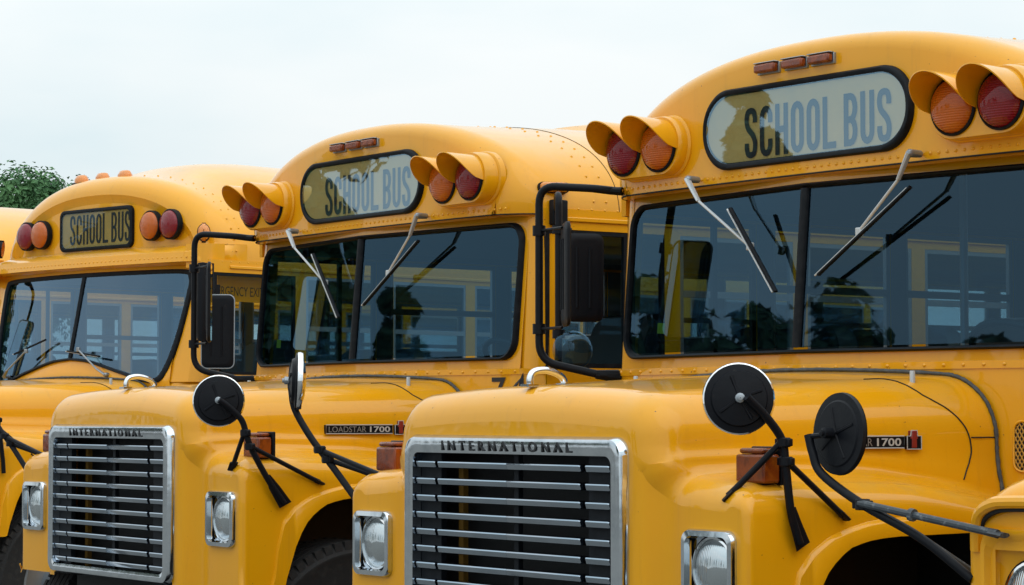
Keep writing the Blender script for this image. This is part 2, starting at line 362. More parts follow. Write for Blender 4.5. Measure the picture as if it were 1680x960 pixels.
# ------------------------------------------------------------------ bus parts (local: x across, y rearward, z up, origin under the grille)
def front_shell(root, pm, ymap=lambda y: y, zmap=lambda z: z, chrome_lamps=True, grille=True, ycowl=lambda x: 1.232 + .1 * x * x, rr=.095, signals=True, hole_box=(.80, .975, 1.015, 1.225)):
    """hood, fenders, nose, grille, headlights of the truck chassis"""
    W = [(0, .70), (.1, .705), (.5, .748), (.96, .80), (1.23, .855), (1.4, .86)]
    H = [(0, 1.655), (.12, 1.66), (.7, 1.692), (1.23, 1.716), (1.4, 1.716)]
    RS = [(0, .15), (.4, .165), (1.23, .205)]
    ZF = [(0, 1.372), (.1, 1.382), (.3, 1.388), (.77, 1.372), (1.1, 1.325), (1.3, 1.27)]
    XO = [(0, 1.04), (.1, 1.045), (.4, 1.06), (1.3, 1.055)]
    ZC = [(.18, .82), (.196, .84), (.205, .93), (.215, 1.0), (.241, 1.10), (.29, 1.155), (.363, 1.2), (.45, 1.225), (.538, 1.243), (.8, 1.255), (1.064, 1.256), (1.2, 1.235), (1.26, 1.15), (1.30, .95), (1.31, .82)]
    ZA = [(.24, .82), (.25, .87), (.301, 1.03), (.34, 1.10), (.387, 1.148), (.44, 1.178), (.504, 1.194), (.6, 1.204), (1.06, 1.207), (1.14, 1.195), (1.20, 1.12), (1.235, .95), (1.24, .82)]
    S = lambda t: t * t * (3 - 2 * t)
    def section(y):
        w_, h, rs, zf, xo = (interp(T, y) for T in (W, H, RS, ZF, XO)); rf = .055; P = []
        for k in range(9):
            x = (w_ - rs) * k / 9; P.append((x, h - .022 * (k / 9) ** 2, 'A', 0))
        for k in range(10):
            a = R(90 - 90 * k / 9); P.append((w_ - rs + rs * math.cos(a), h - .022 - rs + rs * math.sin(a), 'B', 0))
        zs = h - .022 - rs; ze = zf + rf
        for k in range(1, 5): P.append((w_ + .018 * (k / 4) ** 2, lerp(zs, ze, k / 4), 'C', k / 4))
        xw = w_ + .018
        for k in range(1, 11):
            a = R(180 + 90 * k / 10); P.append((xw + rf + rf * math.cos(a), zf + rf + rf * math.sin(a), 'D', k / 10))
        xe = xo - rr
        for k in range(1, 4): P.append((lerp(xw + rf, xe, k / 4), zf - .012 * k / 4, 'E', 0))
        for k in range(8):
            a = R(90 - 90 * k / 7); P.append((xe + rr * math.cos(a), zf - .012 - rr + rr * math.sin(a), 'F', k / 7))
        zc = min(interp(ZC, y), zf - .012 - rr - .016)
        for k in range(1, 6): P.append((xo + (.014 if k == 5 else 0), lerp(zf - .012 - rr, zc + .012, k / 4) if k < 5 else zc + .003, 'G', k / 5))
        za = min(interp(ZA, y), zc - .004)
        P.append((xo + .017, zc - .002, 'H', 0)); P.append((xo + .015, za, 'H', 0)); P.append((xo - .004, za + .004, 'H', 0))
        return P
    def RR(g, q):
        return {'A': .115, 'B': .115, 'C': lerp(.115, .10, q), 'D': lerp(.10, .085, q), 'E': .085, 'F': lerp(.085, .028, S(q)), 'G': .028, 'H': .028}[g]
    def yprof(x):
        if x < .595: return 0
        if x < .665: return .08 - math.sqrt(max(0, .08 ** 2 - (x - .595) ** 2)) * 1.0
        y1 = .08 - math.sqrt(.08 ** 2 - .07 ** 2)
        if x < .70: return lerp(y1, .062, (x - .665) / .035)
        if x < .80: return lerp(.062, .055, S((x - .70) / .10))
        return .055
    def full(side):
        rows = []; base = section(.11); K = len(base); nr = []
        for i in range(K):
            a = base[max(0, i - 1)]; b = base[min(K - 1, i + 1)]; t = Vector((b[0] - a[0], b[1] - a[1])).normalized(); nr.append((t.y, -t.x))
        nr[0] = (0, -1)
        ring = None
        Y0L = [yprof(x + nr[i][0] * RR(g, q)) for i, (x, z, g, q) in enumerate(base)]
        for j in range(8):
            ph = R(90 * j / 7); row = []
            for i, (x, z, g, q) in enumerate(base):
                r = RR(g, q); ins = r * (1 - math.sin(ph)); y = Y0L[i] + r * (1 - math.cos(ph))
                row.append((x + nr[i][0] * ins, y, z + nr[i][1] * ins))
            if j == 0: ring = row
            rows.append(row)
        ss = [0.02, .04, .06, .075, .09, .1, .11, .12, .13, .145, .16, .18, .2, .22, .245, .27, .3, .33, .37, .42, .48, .55, .63, .72, .8, .88, .94, 1]
        for s_ in ss:
            row = []
            for i, (x, z, g, q) in enumerate(base):
                ys = Y0L[i] + RR(g, q); y = lerp(ys, 1.40, s_); xx, zz = section(y)[i][:2]; row.append((xx, y, zz))
            rows.append(row)
        m = MB().grid(rows)
        # front face
        gi = [b[2] for b in base]
        top = [(ring[i][0], ring[i][2]) for i in range(K) if gi[i] in 'ABC']
        xs = [x for x, z in top if x < .563] + [.565]
        def colf(x, zt, zb, y): return [(x, y, lerp(zt, zb, k / 4)) for k in range(5)]
        zr = lambda x: interp(top, x)
        for a, b in zip(xs, xs[1:]): m.grid([colf(b, zr(b), 1.485, 0), colf(a, zr(a), 1.485, 0)])
        xc = top[-1][0]
        edge = [.565] + [x for x, z in top if x > .566]
        ry = [(ring[i][0], ring[i][1]) for i in range(K) if gi[i] in 'ABC']
        for a, b in zip(edge, edge[1:]): m.grid([colf(b, zr(b), .82, interp(ry, b)), colf(a, zr(a), .82, interp(ry, a))])
        fen = [(ring[i][0], ring[i][2], ring[i][1]) for i in range(K) if gi[i] in 'DEF']
        fen = [(xc, top[-1][1], ry[-1][1])] + fen
        if True:
            hx0, hx1, hz0, hz1 = hole_box; tz = [(a, b) for a, b, c in fen]; ty = [(a, c) for a, b, c in fen]
            cx = sorted([a for a, b, c in fen] + [hx0, hx1])
            for a, b in zip(cx, cx[1:]):
                if b - a < 1e-4: continue
                hole = a >= hx0 - 1e-4 and b <= hx1 + 1e-4
                za_, zb_, ya, yb = interp(tz, a), interp(tz, b), interp(ty, a), interp(ty, b)
                def cc(x, zt, zl, y): return [(x, y, lerp(zt, zl, k / 3)) for k in range(4)]
                if hole:
                    m.grid([cc(b, zb_, hz1, yb), cc(a, za_, hz1, ya)]); m.grid([cc(b, hz0, .82, yb), cc(a, hz0, .82, ya)])
                else: m.grid([colf(b, zb_, .82, yb), colf(a, za_, .82, ya)])
        if side < 0: m.mirror_x()
        return m
    def warp(m): m.v = [(x, ymap(y), zmap(z)) for x, y, z in m.v]; return m
    sh = MB()
    for s in (1, -1):
        q = full(s); sh.add(q.v, q.f)
    warp(sh).build('hood_and_fenders', pm, root, smooth=40, weld=True)
    # panel gaps
    def surf(y, x=None, z=None):
        sec = section(y)
        if x is not None:
            for a, b in zip(sec, sec[1:]):
                if a[0] <= x <= b[0] and b[0] > a[0]: t = (x - a[0]) / (b[0] - a[0]); return (x, y, lerp(a[1], b[1], t))
        for a, b in zip(sec[6:], sec[7:]):
            if b[1] <= z <= a[1] and a[1] > b[1]: t = (a[1] - z) / (a[1] - b[1]); return (lerp(a[0], b[0], t), y, z)
        return (sec[18][0], y, z)
    for s in (1, -1):
        def lift(q, d=.0015):
            x, y, z = q; n_ = Vector((x - .35, 0, z - 1.2)).normalized(); return (s * (x + n_.x * d), y, z + n_.z * d)
        sp = [surf(y, x=x) for y, x in ((.93, .63), (1.0, .652))] + [surf(y, z=z) for y, z in ((1.06, 1.628), (1.13, 1.578), (1.175, 1.52), (1.19, 1.46), (1.18, 1.42), (1.16, 1.385), (1.145, 1.36))]
        warp(MB().tube([lift(surf(p.y, z=p.z) if p.z < 1.63 else surf(p.y, x=p.x)) for p in spline(sp, 8)], .0022, 6)).build('panel_gap', 'dark', root)
        a = [surf(1.192 + k * .016, z=1.493) for k in range(8)]
        warp(MB().tube([lift(q) for q in a], .002, 6)).build('panel_gap', 'dark', root)
        # weather strip between hood and cowl, following the hood's rear outline
        sec = [q for q in section(1.26) if q[2] in 'ABCD']; pts = []
        for i, q in enumerate(sec):
            a_, b_ = sec[max(0, i - 1)], sec[min(len(sec) - 1, i + 1)]; t = Vector((b_[0] - a_[0], b_[1] - a_[1])).normalized()
            pts.append((q[0] - t.y * .006, 0, q[1] + t.x * .006))
        pts = spline(pts, 4); pts = [(s * p.x, ycowl(p.x) - .012 + random.uniform(-.0008, .0008), zmap(p.z) + random.uniform(-.0008, .0008)) for p in pts]
        MB().tube(pts, [.0065 + random.uniform(-.001, .0012) for _ in pts], 8).build('weather_strip', 'seal', root)
        # hood pin
        x, y, z = surf(1.08, x=.70)
        warp(MB().lathe([(.001, .035), (.008, .035), (.009, .03), (.009, -.005)], frame((s * x, y, z), (0, 0, 1)), 10)).build('hood_pin', 'silver', root)
        # wheel well liner
        ar = [(.215, .55)] + [(y + (.0 if y > 1.1 else .004) - (.02 if y < .3 else 0) + (.012 if y > 1.1 else 0), z + (.02 if .3 < y < 1.15 else 0)) for y, z in ZA] + [(1.25, .55)]
        m = MB().grid([[(s * x, y, z) for y, z in ar] for x in (1.02, .5)])
        m.add([(s * .5, y, z) for y, z in ar], [tuple(range(len(ar)))])
        warp(m).build('wheel_well', 'dark', root)
    # engine bay blocker behind the grille and below the hood
    warp(MB().box(-.60, .60, .13, 1.2, .6, 1.5)).build('radiator', 'radiator', root)
    # bumper
    warp(MB().box(-1.15, 1.15, -.16, -.08, .46, .72)).build('bumper', 'black', root, bevel=.02)
    # chassis rails holding the bumper
    warp(MB().box(-.45, -.35, -.09, 1.3, .5, .66).box(.35, .45, -.09, 1.3, .5, .66)).build('chassis_rail', 'black', root)
    # headlights
    for s in (1, -1):
        hl = group_part('headlight', root)
        C = (.887, 1.12)
        if chrome_lamps:
            o1 = rrect(.772, 1.000, 1.006, 1.234, .035); o2 = rrect(.776, .996, 1.010, 1.230, .034); o3 = rrect(.792, .980, 1.026, 1.214, .028)
            circ = [(C[0] + .092 * math.cos(a), C[1] + .092 * math.sin(a)) for a in [math.atan2(z - C[1], x - C[0]) for x, z in o3]]
            rows = [[(x, y, z) for x, z in L] for L, y in ((o1, .06), (o1, .045), (o2, .036), (o3, .034), ([(C[0] + (a[0] - C[0]) * .95, C[1] + (a[1] - C[1]) * .95) for a in o3], .068), (circ, .074))]
            bm_ = MB().grid([[(s * p[0], p[1], p[2]) for p in r] for r in rows], True)
            warp(bm_).build('bezel', 'chrome', hl, smooth=50)
            y_l = .074
        else:
            C = (.845, 1.075); o1 = rrect(.715, .985, .945, 1.240, .05); o2 = rrect(.727, .973, .957, 1.226, .045); o3 = rrect(.745, .955, .975, 1.195, .04)
            circ = [(C[0] + .092 * math.cos(a), C[1] + .092 * math.sin(a)) for a in [math.atan2(z - C[1], x - C[0]) for x, z in o3]]
            rows = [[(x, y, z) for x, z in L] for L, y in ((o1, .056), (o1, .040), (o2, .040), (o3, .075), (circ, .082))]
            warp(MB().grid([[(s * p[0], p[1], p[2]) for p in r] for r in rows], True)).build('bezel', pm, hl, smooth=50)
            y_l = .082
        warp(MB().lathe([(.0925, 0), (.0925, .012), (.086, .014), (.085, .006)], frame((s * C[0], y_l, C[1]), (0, -1, 0)), 32)).build('rim', 'bright_chrome', hl)
        warp(MB().lathe([(.099, .0), (.0985, .008), (.095, .0115), (.0915, .008), (.091, .0)], frame((s * C[0], y_l, C[1]), (0, -1, 0)), 32)).build('gasket', 'rubber', hl)
        warp(MB().lathe([(.087, .004), (.075, .013), (.055, .022), (.03, .028), (.0005, .030)], frame((s * C[0], y_l, C[1]), (0, -1, 0)), 32)).build('lens', 'headlight', hl, smooth=60)
        # turn signal on fender top
        if not signals: continue
        ts = group_part('turn_signal', root)
        M = Matrix.Translation((s * .955, .18, 0))
        warp(MB().box(-.062, .062, -.035, .03, 1.368, 1.452, M).box(-.05, .05, -.032, .028, 1.453, 1.470, M)).build('lens', 'lens_brown', ts, bevel=.008)
        warp(MB().box(-.066, .066, .031, .045, 1.362, 1.474, M).box(-.04, .04, -.02, .03, 1.35, 1.367, M)).build('housing', 'black', ts, bevel=.004)
    if grille:
        g = group_part('grille', root)
        o1 = rrect(-.582, .582, .835, 1.500, .055); o2 = rrect(-.572, .572, .845, 1.490, .05); o25 = rrect(-.560, .560, .857, 1.478, .045); o3 = rrect(-.528, .528, .878, 1.441, .03); o4 = rrect(-.524, .524, .88, 1.439, .03)
        rows = [[(x, y, z) for x, z in L] for L, y in ((o1, .01), (o1, -.012), (o2, -.030), (o25, -.033), (o3, -.028), (o4, .03))]
        warp(MB().grid(rows, True)).build('frame', 'chrome', g, smooth=40)
        warp(MB().box(-.523, -.408, .006, .028, .88, 1.44)).build('backing_plate', 'rubber', g)
        warp(MB().box(.380, .523, .006, .028, .88, 1.44)).build('backing_plate', 'rubber', g)
        warp(MB().box(-.012, .012, .012, .03, .88, 1.44)).build('centre_post', 'rubber', g)
        warp(MB().box(-.398, -.372, .07, .09, .86, 1.41)).build('support_strip', 'mustard', g)
        dz = .0558
        proto = {}
        for k in range(10):
            z = 1.402 - k * dz
            for nm, xa, xb in (('short', -.520, -.412), ('long', -.396, .366), ('short2', .392, .508)):
                if nm not in proto:
                    L = xb - xa; m = MB()
                    prof = [(.03, .0118), (-.002, .0118), (-.0085, .0098), (-.0105, .006), (-.0055, -.0095), (-.002, -.0112), (.03, -.0112)]
                    st = [0, .004, L / 2 - .006, L / 2, L / 2 + .006, L - .004, L] if nm == 'long' else [0, .004, L - .004, L]
                    rows = []
                    for i, x in enumerate(st):
                        e = .003 if i in (0, len(st) - 1) else 0; ky = .003 if (nm == 'long' and i == 3) else 0
                        rows.append([(x, y + (e if y < 0 else 0) + ky, z_ * (1 - (.15 if e else 0))) for y, z_ in prof])
                    m.grid(rows, True); n_ = len(prof); m.f.append(tuple(range(n_))); m.f.append(tuple(range(len(m.v) - n_, len(m.v)))[::-1])
                    b = m.build('bar', 'bar_chrome', g, smooth=30); proto[nm] = b
                else:
                    b = proto[nm].copy(); col.objects.link(b)
                b.location = (xa, ymap(-.011), zmap(z))
        font_mesh('INTERNATIONAL', 'lettering', 'letter', g, (-.352, .340, 1.449, 1.482), lambda x, z, d: Vector((x, ymap(-.0315 - d), zmap(z))), extrude=.003, bold=.016)
    # grab handle
    gh = MB().tube(spline([(0, .068, 1.655), (0, .067, 1.682), (0, .083, 1.703), (0, .13, 1.709), (0, .18, 1.696), (0, .203, 1.678), (0, .207, 1.655)], 6), .0115, 12)
    gh.box(-.022, .022, .045, .085, 1.656, 1.664).box(-.024, .024, .19, .25, 1.658, 1.668)
    warp(gh).build('grab_handle', 'bright_chrome', root, bevel=0)
    return surf, warp

def badges(root, warp):
    # side badge and emblem on the hood's left side
    def side_pt(y, z, d=0):
        xs = interp([(.5, .755), (.96, .806), (1.23, .86)], y); return Vector((xs + .004 + d, y, z))
    b = group_part('name_badge', root)
    m = MB(); y0, y1, z0, z1 = .612, .925, 1.462, 1.499
    for (a, c, e, f_, d) in ((y0, y1, z0, z1, .006),):
        vs = [side_pt(y, z, dd) for dd in (-.01, d) for y, z in ((a, e), (c, e), (c, f_), (a, f_))]
        m.add(vs, [(4, 5, 6, 7), (0, 1, 5, 4), (1, 2, 6, 5), (2, 3, 7, 6), (3, 0, 4, 7)])
    m.build('plate', 'black', b)
    m = MB().tube([side_pt(y, z, .007) for y, z in ((y0, z0), (y1, z0), (y1, z1), (y0, z1))], .002, 6, closed=True); m.build('border', 'silver', b)
    font_mesh('LOADSTAR', 'lettering', 'alloy', b, (y0 + .012, y0 + .188, z0 + .006, z1 - .006), lambda x, z, d: side_pt(x, z, .0075), bold=.0)
    font_mesh('1700', 'lettering', 'silver', b, (y0 + .205, y1 - .012, z0 + .006, z1 - .006), lambda x, z, d: side_pt(x, z, .0075), bold=.02)
    e = group_part('emblem', root); yc, zc = .965, 1.486
    def blk(y0, y1, z0, z1, d, nm, mt):
        m = MB(); vs = [side_pt(y, z, dd) for dd in (-.01, d) for y, z in ((y0, z0), (y1, z0), (y1, z1), (y0, z1))]
        m.add(vs, [(4, 5, 6, 7), (0, 1, 5, 4), (1, 2, 6, 5), (2, 3, 7, 6), (3, 0, 4, 7)]); m.build(nm, mt, e, bevel=.002)
    blk(yc - .027, yc + .027, zc - .028, zc + .013, .005, 'plate', 'black')
    blk(yc - .009, yc + .009, zc - .024, zc + .03, .009, 'bar', 'badge_red')
    blk(yc - .014, yc + .014, zc + .004, zc + .012, .008, 'bar', 'badge_red')
    m = MB().tube([side_pt(y, z, .006) for y, z in ((yc - .027, zc - .028), (yc + .027, zc - .028), (yc + .027, zc + .013), (yc + .013, zc + .013), (yc + .011, zc + .03), (yc - .011, zc + .03), (yc - .013, zc + .013), (yc - .027, zc + .013))], .002, 6, closed=True)
    m.build('border', 'silver', e)

def round_mirror(root, c, nrm, r, post, clamps, braces, tilt=(0, 0, 1), rim='bright_chrome', post_r=.0125, worn=False, dz=1.0):
    """disc seen from behind: nrm points to the black back; clamps: indices; braces: list of (start, foot)"""
    g = group_part('fender_mirror', root); M = frame(c, nrm, tilt); mt = 'black'
    MB().lathe([(r * .985, -.006), (r * .97, .012 * dz), (r * .80, .016 * dz), (r * .76, .026 * dz), (r * .3, .034 * dz), (.001, .036 * dz)], M, 40).build('back', mt, g, smooth=30)
    if rim: MB().lathe([(r * .97, .008), (r * 1.01, .006), (r * 1.025, -.002), (r * 1.0, -.012), (r * .96, -.012)], M, 40).build('rim', rim, g)
    MB().lathe([(r * .985, -.008), (r * .6, -.008 - .014 * dz), (.001, -.008 - .02 * dz)], M, 40).build('mirror_face', 'mirror', g, smooth=60)
    m = MB()
    for a in (20, 110, 215, 300):
        d = M.to_3x3() @ Vector((math.cos(R(a)), math.sin(R(a)), 0)); p = Vector(c) + M.to_3x3() @ Vector((0, 0, .034 * dz))
        m.tube([p, p + d * r * .66 - M.to_3x3() @ Vector((0, 0, .004))], .005, 6)
    m.build('rib', mt, g)
    hub = Vector(c) + M.to_3x3() @ Vector((0, 0, .045))
    MB().lathe([(.014, -.02), (.014, .006), (.008, .008), (.008, .014), (.001, .015)], frame(hub, nrm), 12).build('bolt', 'alloy' if rim else mt, g, smooth=30)
    MB().tube(spline(post, 6), post_r, 12).build('post', mt, g)
    for p in clamps:
        m = MB()
        p = Vector(p); m.lathe([(post_r + .002, -.014), (post_r + .008, -.014), (post_r + .008, .014), (post_r + .002, .014)], frame(p, (0, 0, 1)), 12)
        m.box(p.x - .030, p.x + .030, p.y - .009, p.y + .009, p.z - .011, p.z + .011)
        m.build('clamp', mt, g, bevel=.003)
    for a, b in braces:
        a, b = Vector(a), Vector(b); d = (b - a).normalized()
        m = MB().tube([a, a.lerp(b, .9), b], [.0095, .0095, .011], 10)
        m.tube([b - d * .02, b + d * .02], .019, 8, flat=.35)
        m.build('brace', 'black_worn' if worn else mt, g)
    return g

def rect_mirror(parent, c, nrm, wd, ht, frame_mat='black', face=True, rim=False):
    """rectangular west-coast style mirror head, nrm points to the back (away from its glass)"""
    M = frame(c, nrm); g = parent
    L = rrect(-wd / 2, wd / 2, -ht / 2, ht / 2, .035, 6)
    sc = lambda k: [(x * (1 - k / wd * 2), z * (1 - k / ht * 2)) for x, z in L]
    rows = [[M @ Vector((x, z, d)) for x, z in sc(k)] for k, d in ((.006, -.008), (0, -.005), (0, .006), (.012, .013), (.03, .014))]
    m = MB().grid(rows, True); n = len(L); m.f.append(tuple(range(len(m.v) - n, len(m.v))))
    for q in (-.22, .12):
        p0, p1 = M @ Vector((q * wd, ht * .34, .014)), M @ Vector((q * wd, -ht * .34, .014)); m.tube([p0, p1], .006, 8)
    m.build('mirror_head', frame_mat, g, smooth=40)
    if rim: MB().tube([M @ Vector((x, z, .004)) for x, z in sc(.0)], .0042, 6, closed=True).build('rim', 'alloy', g)
    f = MB().add([M @ Vector((x, z, -.0085)) for x, z in sc(.008)], [tuple(range(n))[::-1]]); f.build('mirror_face', 'mirror', g, smooth=0)

def body(root, pm, p):
    """coach body: roof shell with front cap, sides, windows, interior.  p: dictionary of measures"""
    Wd, E, PP = p['half'], p['eave'], 2.25
    A = p['apex']; yf = p['yface']; zb = p['zb']; NT = 56; BACK = 9.2
    def outline(y):
        a = interp(A, y); o = []
        for k in range(NT + 1):
            th = math.pi * (1 - k / NT); c, s = math.cos(th), math.sin(th)
            o.append((Wd * math.copysign(abs(c) ** (2 / PP), c), max(E, E + (a - E) * abs(s) ** (2 / PP))))
        return o
    base = outline(yf(0) + .1); K = len(base); nr = []
    for i in range(K):
        a = base[max(0, i - 1)]; b = base[min(K - 1, i + 1)]; t = Vector((b[0] - a[0], b[1] - a[1])).normalized(); nr.append((t.y, -t.x))
    rt, rs = p['rtop'], p['rside']
    def rad(i):
        return lerp(rs, rt, min(1, max(0, (base[i][1] - E) / (A[0][1] - E))) ** .8)
    rows = []; ring = None
    for j in range(9):
        ph = R(90 * j / 8); row = []
        for i, (x, z) in enumerate(base):
            r = rad(i); ins = r * (1 - math.sin(ph)); xx = x + nr[i][0] * ins; zz = max(zb, z + nr[i][1] * ins)
            row.append((xx, yf(xx) + r * (1 - math.cos(ph)), zz))
        if j == 0: ring = row
        rows.append(row)
    for y in p['stations'] + [3.2, 4, 5, 6, 7, 8, BACK]:
        o = outline(y); row = []
        for i in range(K):
            row.append((o[i][0], max(y, rows[8][i][1] + .002), o[i][1]))
        rows.append(row)
    if p.get('recess'):
        d = p['recess']
        inn = [[(x + nr[i][0] * k * min(1, rad(i) * 9), y + e, max(zb, z + nr[i][1] * k)) for i, (x, y, z) in enumerate(ring)] for k, e in ((.035, d * .75), (.055, d))]
        MB().grid([ring, inn[0], inn[1]]).build('cap_brow', pm, root, smooth=60); ring = inn[1]
    m = MB().grid([r[::-1] for r in rows])
    face = p['face']
    m.grid([[face(x, z, lerp(z, zb, k / 6), y) for (x, y, z) in ring] for k in range(7)])
    m.build('roof', pm, root, smooth=60, weld=True)
    # ceiling lining
    cap_rows = rows; rows = []
    for y in (yf(0) + .22, 2, 3, 5, 7, BACK - .03):
        rows.append([(x * .965, max(y, yf(x) + .2), E + (z - E) * .93 - .02) for x, z in outline(y)])
    MB().grid(rows).build('ceiling_lining', 'ceiling', root, smooth=60)
    # rear wall
    o = outline(BACK)
    MB().box(-Wd, Wd, BACK - .03, BACK - .002, .55, 1.62).box(-Wd, -.85, BACK - .03, BACK - .002, 1.62, 2.25).box(-.1, .1, BACK - .03, BACK - .002, 1.62, 2.25).box(.85, Wd, BACK - .03, BACK - .002, 1.62, 2.25).box(-Wd * .99, Wd * .99, BACK - .03, BACK - .002, 2.25, 2.62).build('rear_wall', pm, root, bevel=0)
    # gutter rail along the eaves
    for s in (1, -1):
        MB().box(s * Wd - .012, s * Wd + .012, p['corner_y'] + .1, BACK, E - .025, E - .005).build('gutter', pm, root, bevel=.004)
    wz0, wz1 = p['win']
    ysD = p['door']                                            # driver window / entrance door span
    for s in (1, -1):
        xw = s * (Wd - .012); a, b = (xw - .014, xw + .014)
        m = MB().box(a, b, p['corner_y'] + .0, BACK - .031, .50, wz0 if s > 0 else wz0)
        m.box(a, b, ysD[0] - .03, BACK - .031, wz1, E + .03)
        n = 9; pitch = (BACK - .1 - ysD[1]) / n
        posts = [ysD[1] + k * pitch for k in range(n + 1)]
        for y in posts: m.box(a, b, y - .045, y + .045, wz0 - .001, wz1 + .001)
        m.build('side_wall', pm, root, bevel=0)
        MB().box(s * (Wd - .03) - .004, s * (Wd - .03) + .004, p['corner_y'] + .1, BACK - .04, .9, wz0 - .02).build('inner_lining', 'wall_in', root, smooth=0)
        ln = MB(); xi = s * (Wd - .029)
        for y in posts: ln.box(xi - .0025, xi + .0025, y - .043, y + .043, wz0 + .002, wz1 - .002)
        ln.box(xi - .0025, xi + .0025, ysD[0], BACK - .04, wz1 + .012, E + .03)
        ln.build('post_lining', 'wall_in', root, smooth=0)['kind'] = 'stuff'
        # windows
        spans = [(ysD[0], ysD[1] - .045)] + [(q + .045, r - .045) for q, r in zip(posts, posts[1:])]
        for k, (q, r) in enumerate(spans):
            wn = group_part('side_window', root)
            x = s * (Wd - .010)
            fr = MB()
            t = .02
            fr.box(x - .01, x + .01, q, q + t, wz0, wz1).box(x - .01, x + .01, r - t, r, wz0, wz1).box(x - .01, x + .01, q + t, r - t, wz1 - t, wz1).box(x - .01, x + .01, q + t, r - t, wz0, wz0 + t)
            if k: fr.box(x - .012, x + .012, q + t, r - t, 2.07, 2.10)
            else: fr.box(x - .009, x + .009, (q + r) / 2 + .1, (q + r) / 2 + .122, wz0 + t, wz1 - t)
            fr.build('window_frame', 'alloy' if k else 'rubber', wn, smooth=0)
            MB().add([(x, q + t, wz0 + t), (x, r - t, wz0 + t), (x, r - t, wz1 - t), (x, q + t, wz1 - t)], [(0, 1, 2, 3) if s > 0 else (3, 2, 1, 0)]).build('pane', 'side_glass', wn, smooth=0)
    # floor, dashboard, seats
    MB().box(-Wd + .05, Wd - .05, 1.5, BACK - .05, .92, .97).build('floor', 'dash', root, smooth=0)
    MB().box(-1.08, 1.08, 1.42, 1.60, 1.0, 1.66).build('dashboard', 'dash', root, bevel=.03)
    st = group_part('steering_wheel', root); Ms = frame((.52, 1.86, 1.74), (0, .62, .78))
    MB().tube([Ms @ Vector((.23 * math.cos(k * math.pi / 16), .23 * math.sin(k * math.pi / 16), 0)) for k in range(32)], .013, 8, closed=True).build('rim', 'seat', st)
    MB().tube([Ms @ Vector((0, 0, 0)), Ms @ Vector((0, 0, -.5))], .03, 8).tube([Ms @ Vector((-.22, 0, 0)), Ms @ Vector((.22, 0, 0))], .012, 6).build('column', 'seat', st)
    def seat(x0, x1, y, zt, nm='seat'):
        sg = group_part(nm, root)
        L = rrect(x0, x1, 1.30, zt, .12, 5); rows = []
        for k, d in ((.03, -.05), (0, -.02), (0, .04), (.03, .07)):
            cx, cz = (x0 + x1) / 2, (1.3 + zt) / 2
            rows.append([(cx + (x - cx) * (1 - k), y + d + (z - 1.3) * .12, cz + (z - cz) * (1 - k)) for x, z in L])
        m = MB().grid(rows, True); n = len(L); m.f.append(tuple(range(n))); m.f.append(tuple(range(len(m.v) - n, len(m.v)))[::-1])
        m.build('backrest', 'seat', sg, smooth=40)
        MB().box(x0, x1, y - .45, y - .01, 1.28, 1.40).build('cushion', 'seat', sg, bevel=.04)
        MB().box(x0 + .05, x1 - .05, y - .36, y - .04, .972, 1.279).build('base', 'alloy', sg)
    seat(.22, .78, 2.42, 2.02, 'driver_seat')
    for k in range(8):
        y = 3.25 + k * .74
        seat(.28, 1.12, y, 1.98); seat(-1.12, -.28, y, 1.98)
    # stanchion by the entrance and padded rail
    MB().tube([(-.35, 2.45, .97), (-.35, 2.45, 2.6)], .016, 8).tube([(-.35, 2.45, 1.75), (-1.15, 2.45, 1.75)], .016, 8).build('stanchion', 'silver', root)
    MB().box(-1.12, -.3, 2.50, 2.53, 1.0, 1.70).build('modesty_panel', 'wall_in', root)
    return outline, base, ring, cap_rows

def plan_curve(rows):
    """front lower edge of the cap seen from above, corner to corner"""
    P = [rows[j][0] for j in range(8, 0, -1)] + list(rows[0]) + [rows[j][-1] for j in range(1, 9)]
    o = []
    for x, y, z in P:
        if not o or (abs(x - o[-1][0]) + abs(y - o[-1][1])) > 1e-4: o.append((x, y))
    return o
def rivets(root, items, mat):
    m = MB()
    for p_, n_ in items: m.rivet(p_, n_)
    o = m.build('rivets', mat, root, smooth=60); o['kind'] = 'stuff'; return o

def wheel(root, s, yc, zc=.51, xc=.90, rad=.51, tw=.13):
    g = group_part('wheel', root); M = frame((s * xc, yc, zc), (s, 0, 0))
    prof = [(.29, -tw * .8), (.36, -tw), (.44, -tw * 1.02), (rad - .02, -tw * .92), (rad, -tw * .78)]
    for k in range(5):
        a = lerp(-tw * .7, tw * .7, k / 4); prof += [(rad, a - .018), (rad, a + .012), (rad - .012, a + .014), (rad - .012, a + .02), (rad, a + .022)] if k < 4 else [(rad, a)]
    prof += [(rad, tw * .78), (rad - .02, tw * .92), (.47, tw * .99), (.465, tw * 1.03), (.455, tw * 1.03), (.45, tw), (.36, tw), (.29, tw * .8)]
    m = MB().lathe(prof, M, 64)
    for k in range(64):                                        # shoulder tread blocks
        a = 2 * math.pi * k / 64; c, s2 = math.cos(a), math.sin(a)
        for sg in (1, -1):
            Q = M @ Matrix.Rotation(a, 4, 'Z')
            m.box(rad - .035, rad + .004, -.017, .017, sg * tw * .80, sg * tw * .965, Q) if sg > 0 else m.box(rad - .035, rad + .004, -.017, .017, -tw * .965, -tw * .80, Q)
    m.build('tyre', 'tyre', g, smooth=40)
    MB().lathe([(.29, tw * .8), (.27, tw * .75), (.255, tw * .2), (.12, tw * .3), (.11, tw * .9), (.001, tw * .95)], M, 32).build('rim', 'alloy', g)
    return g

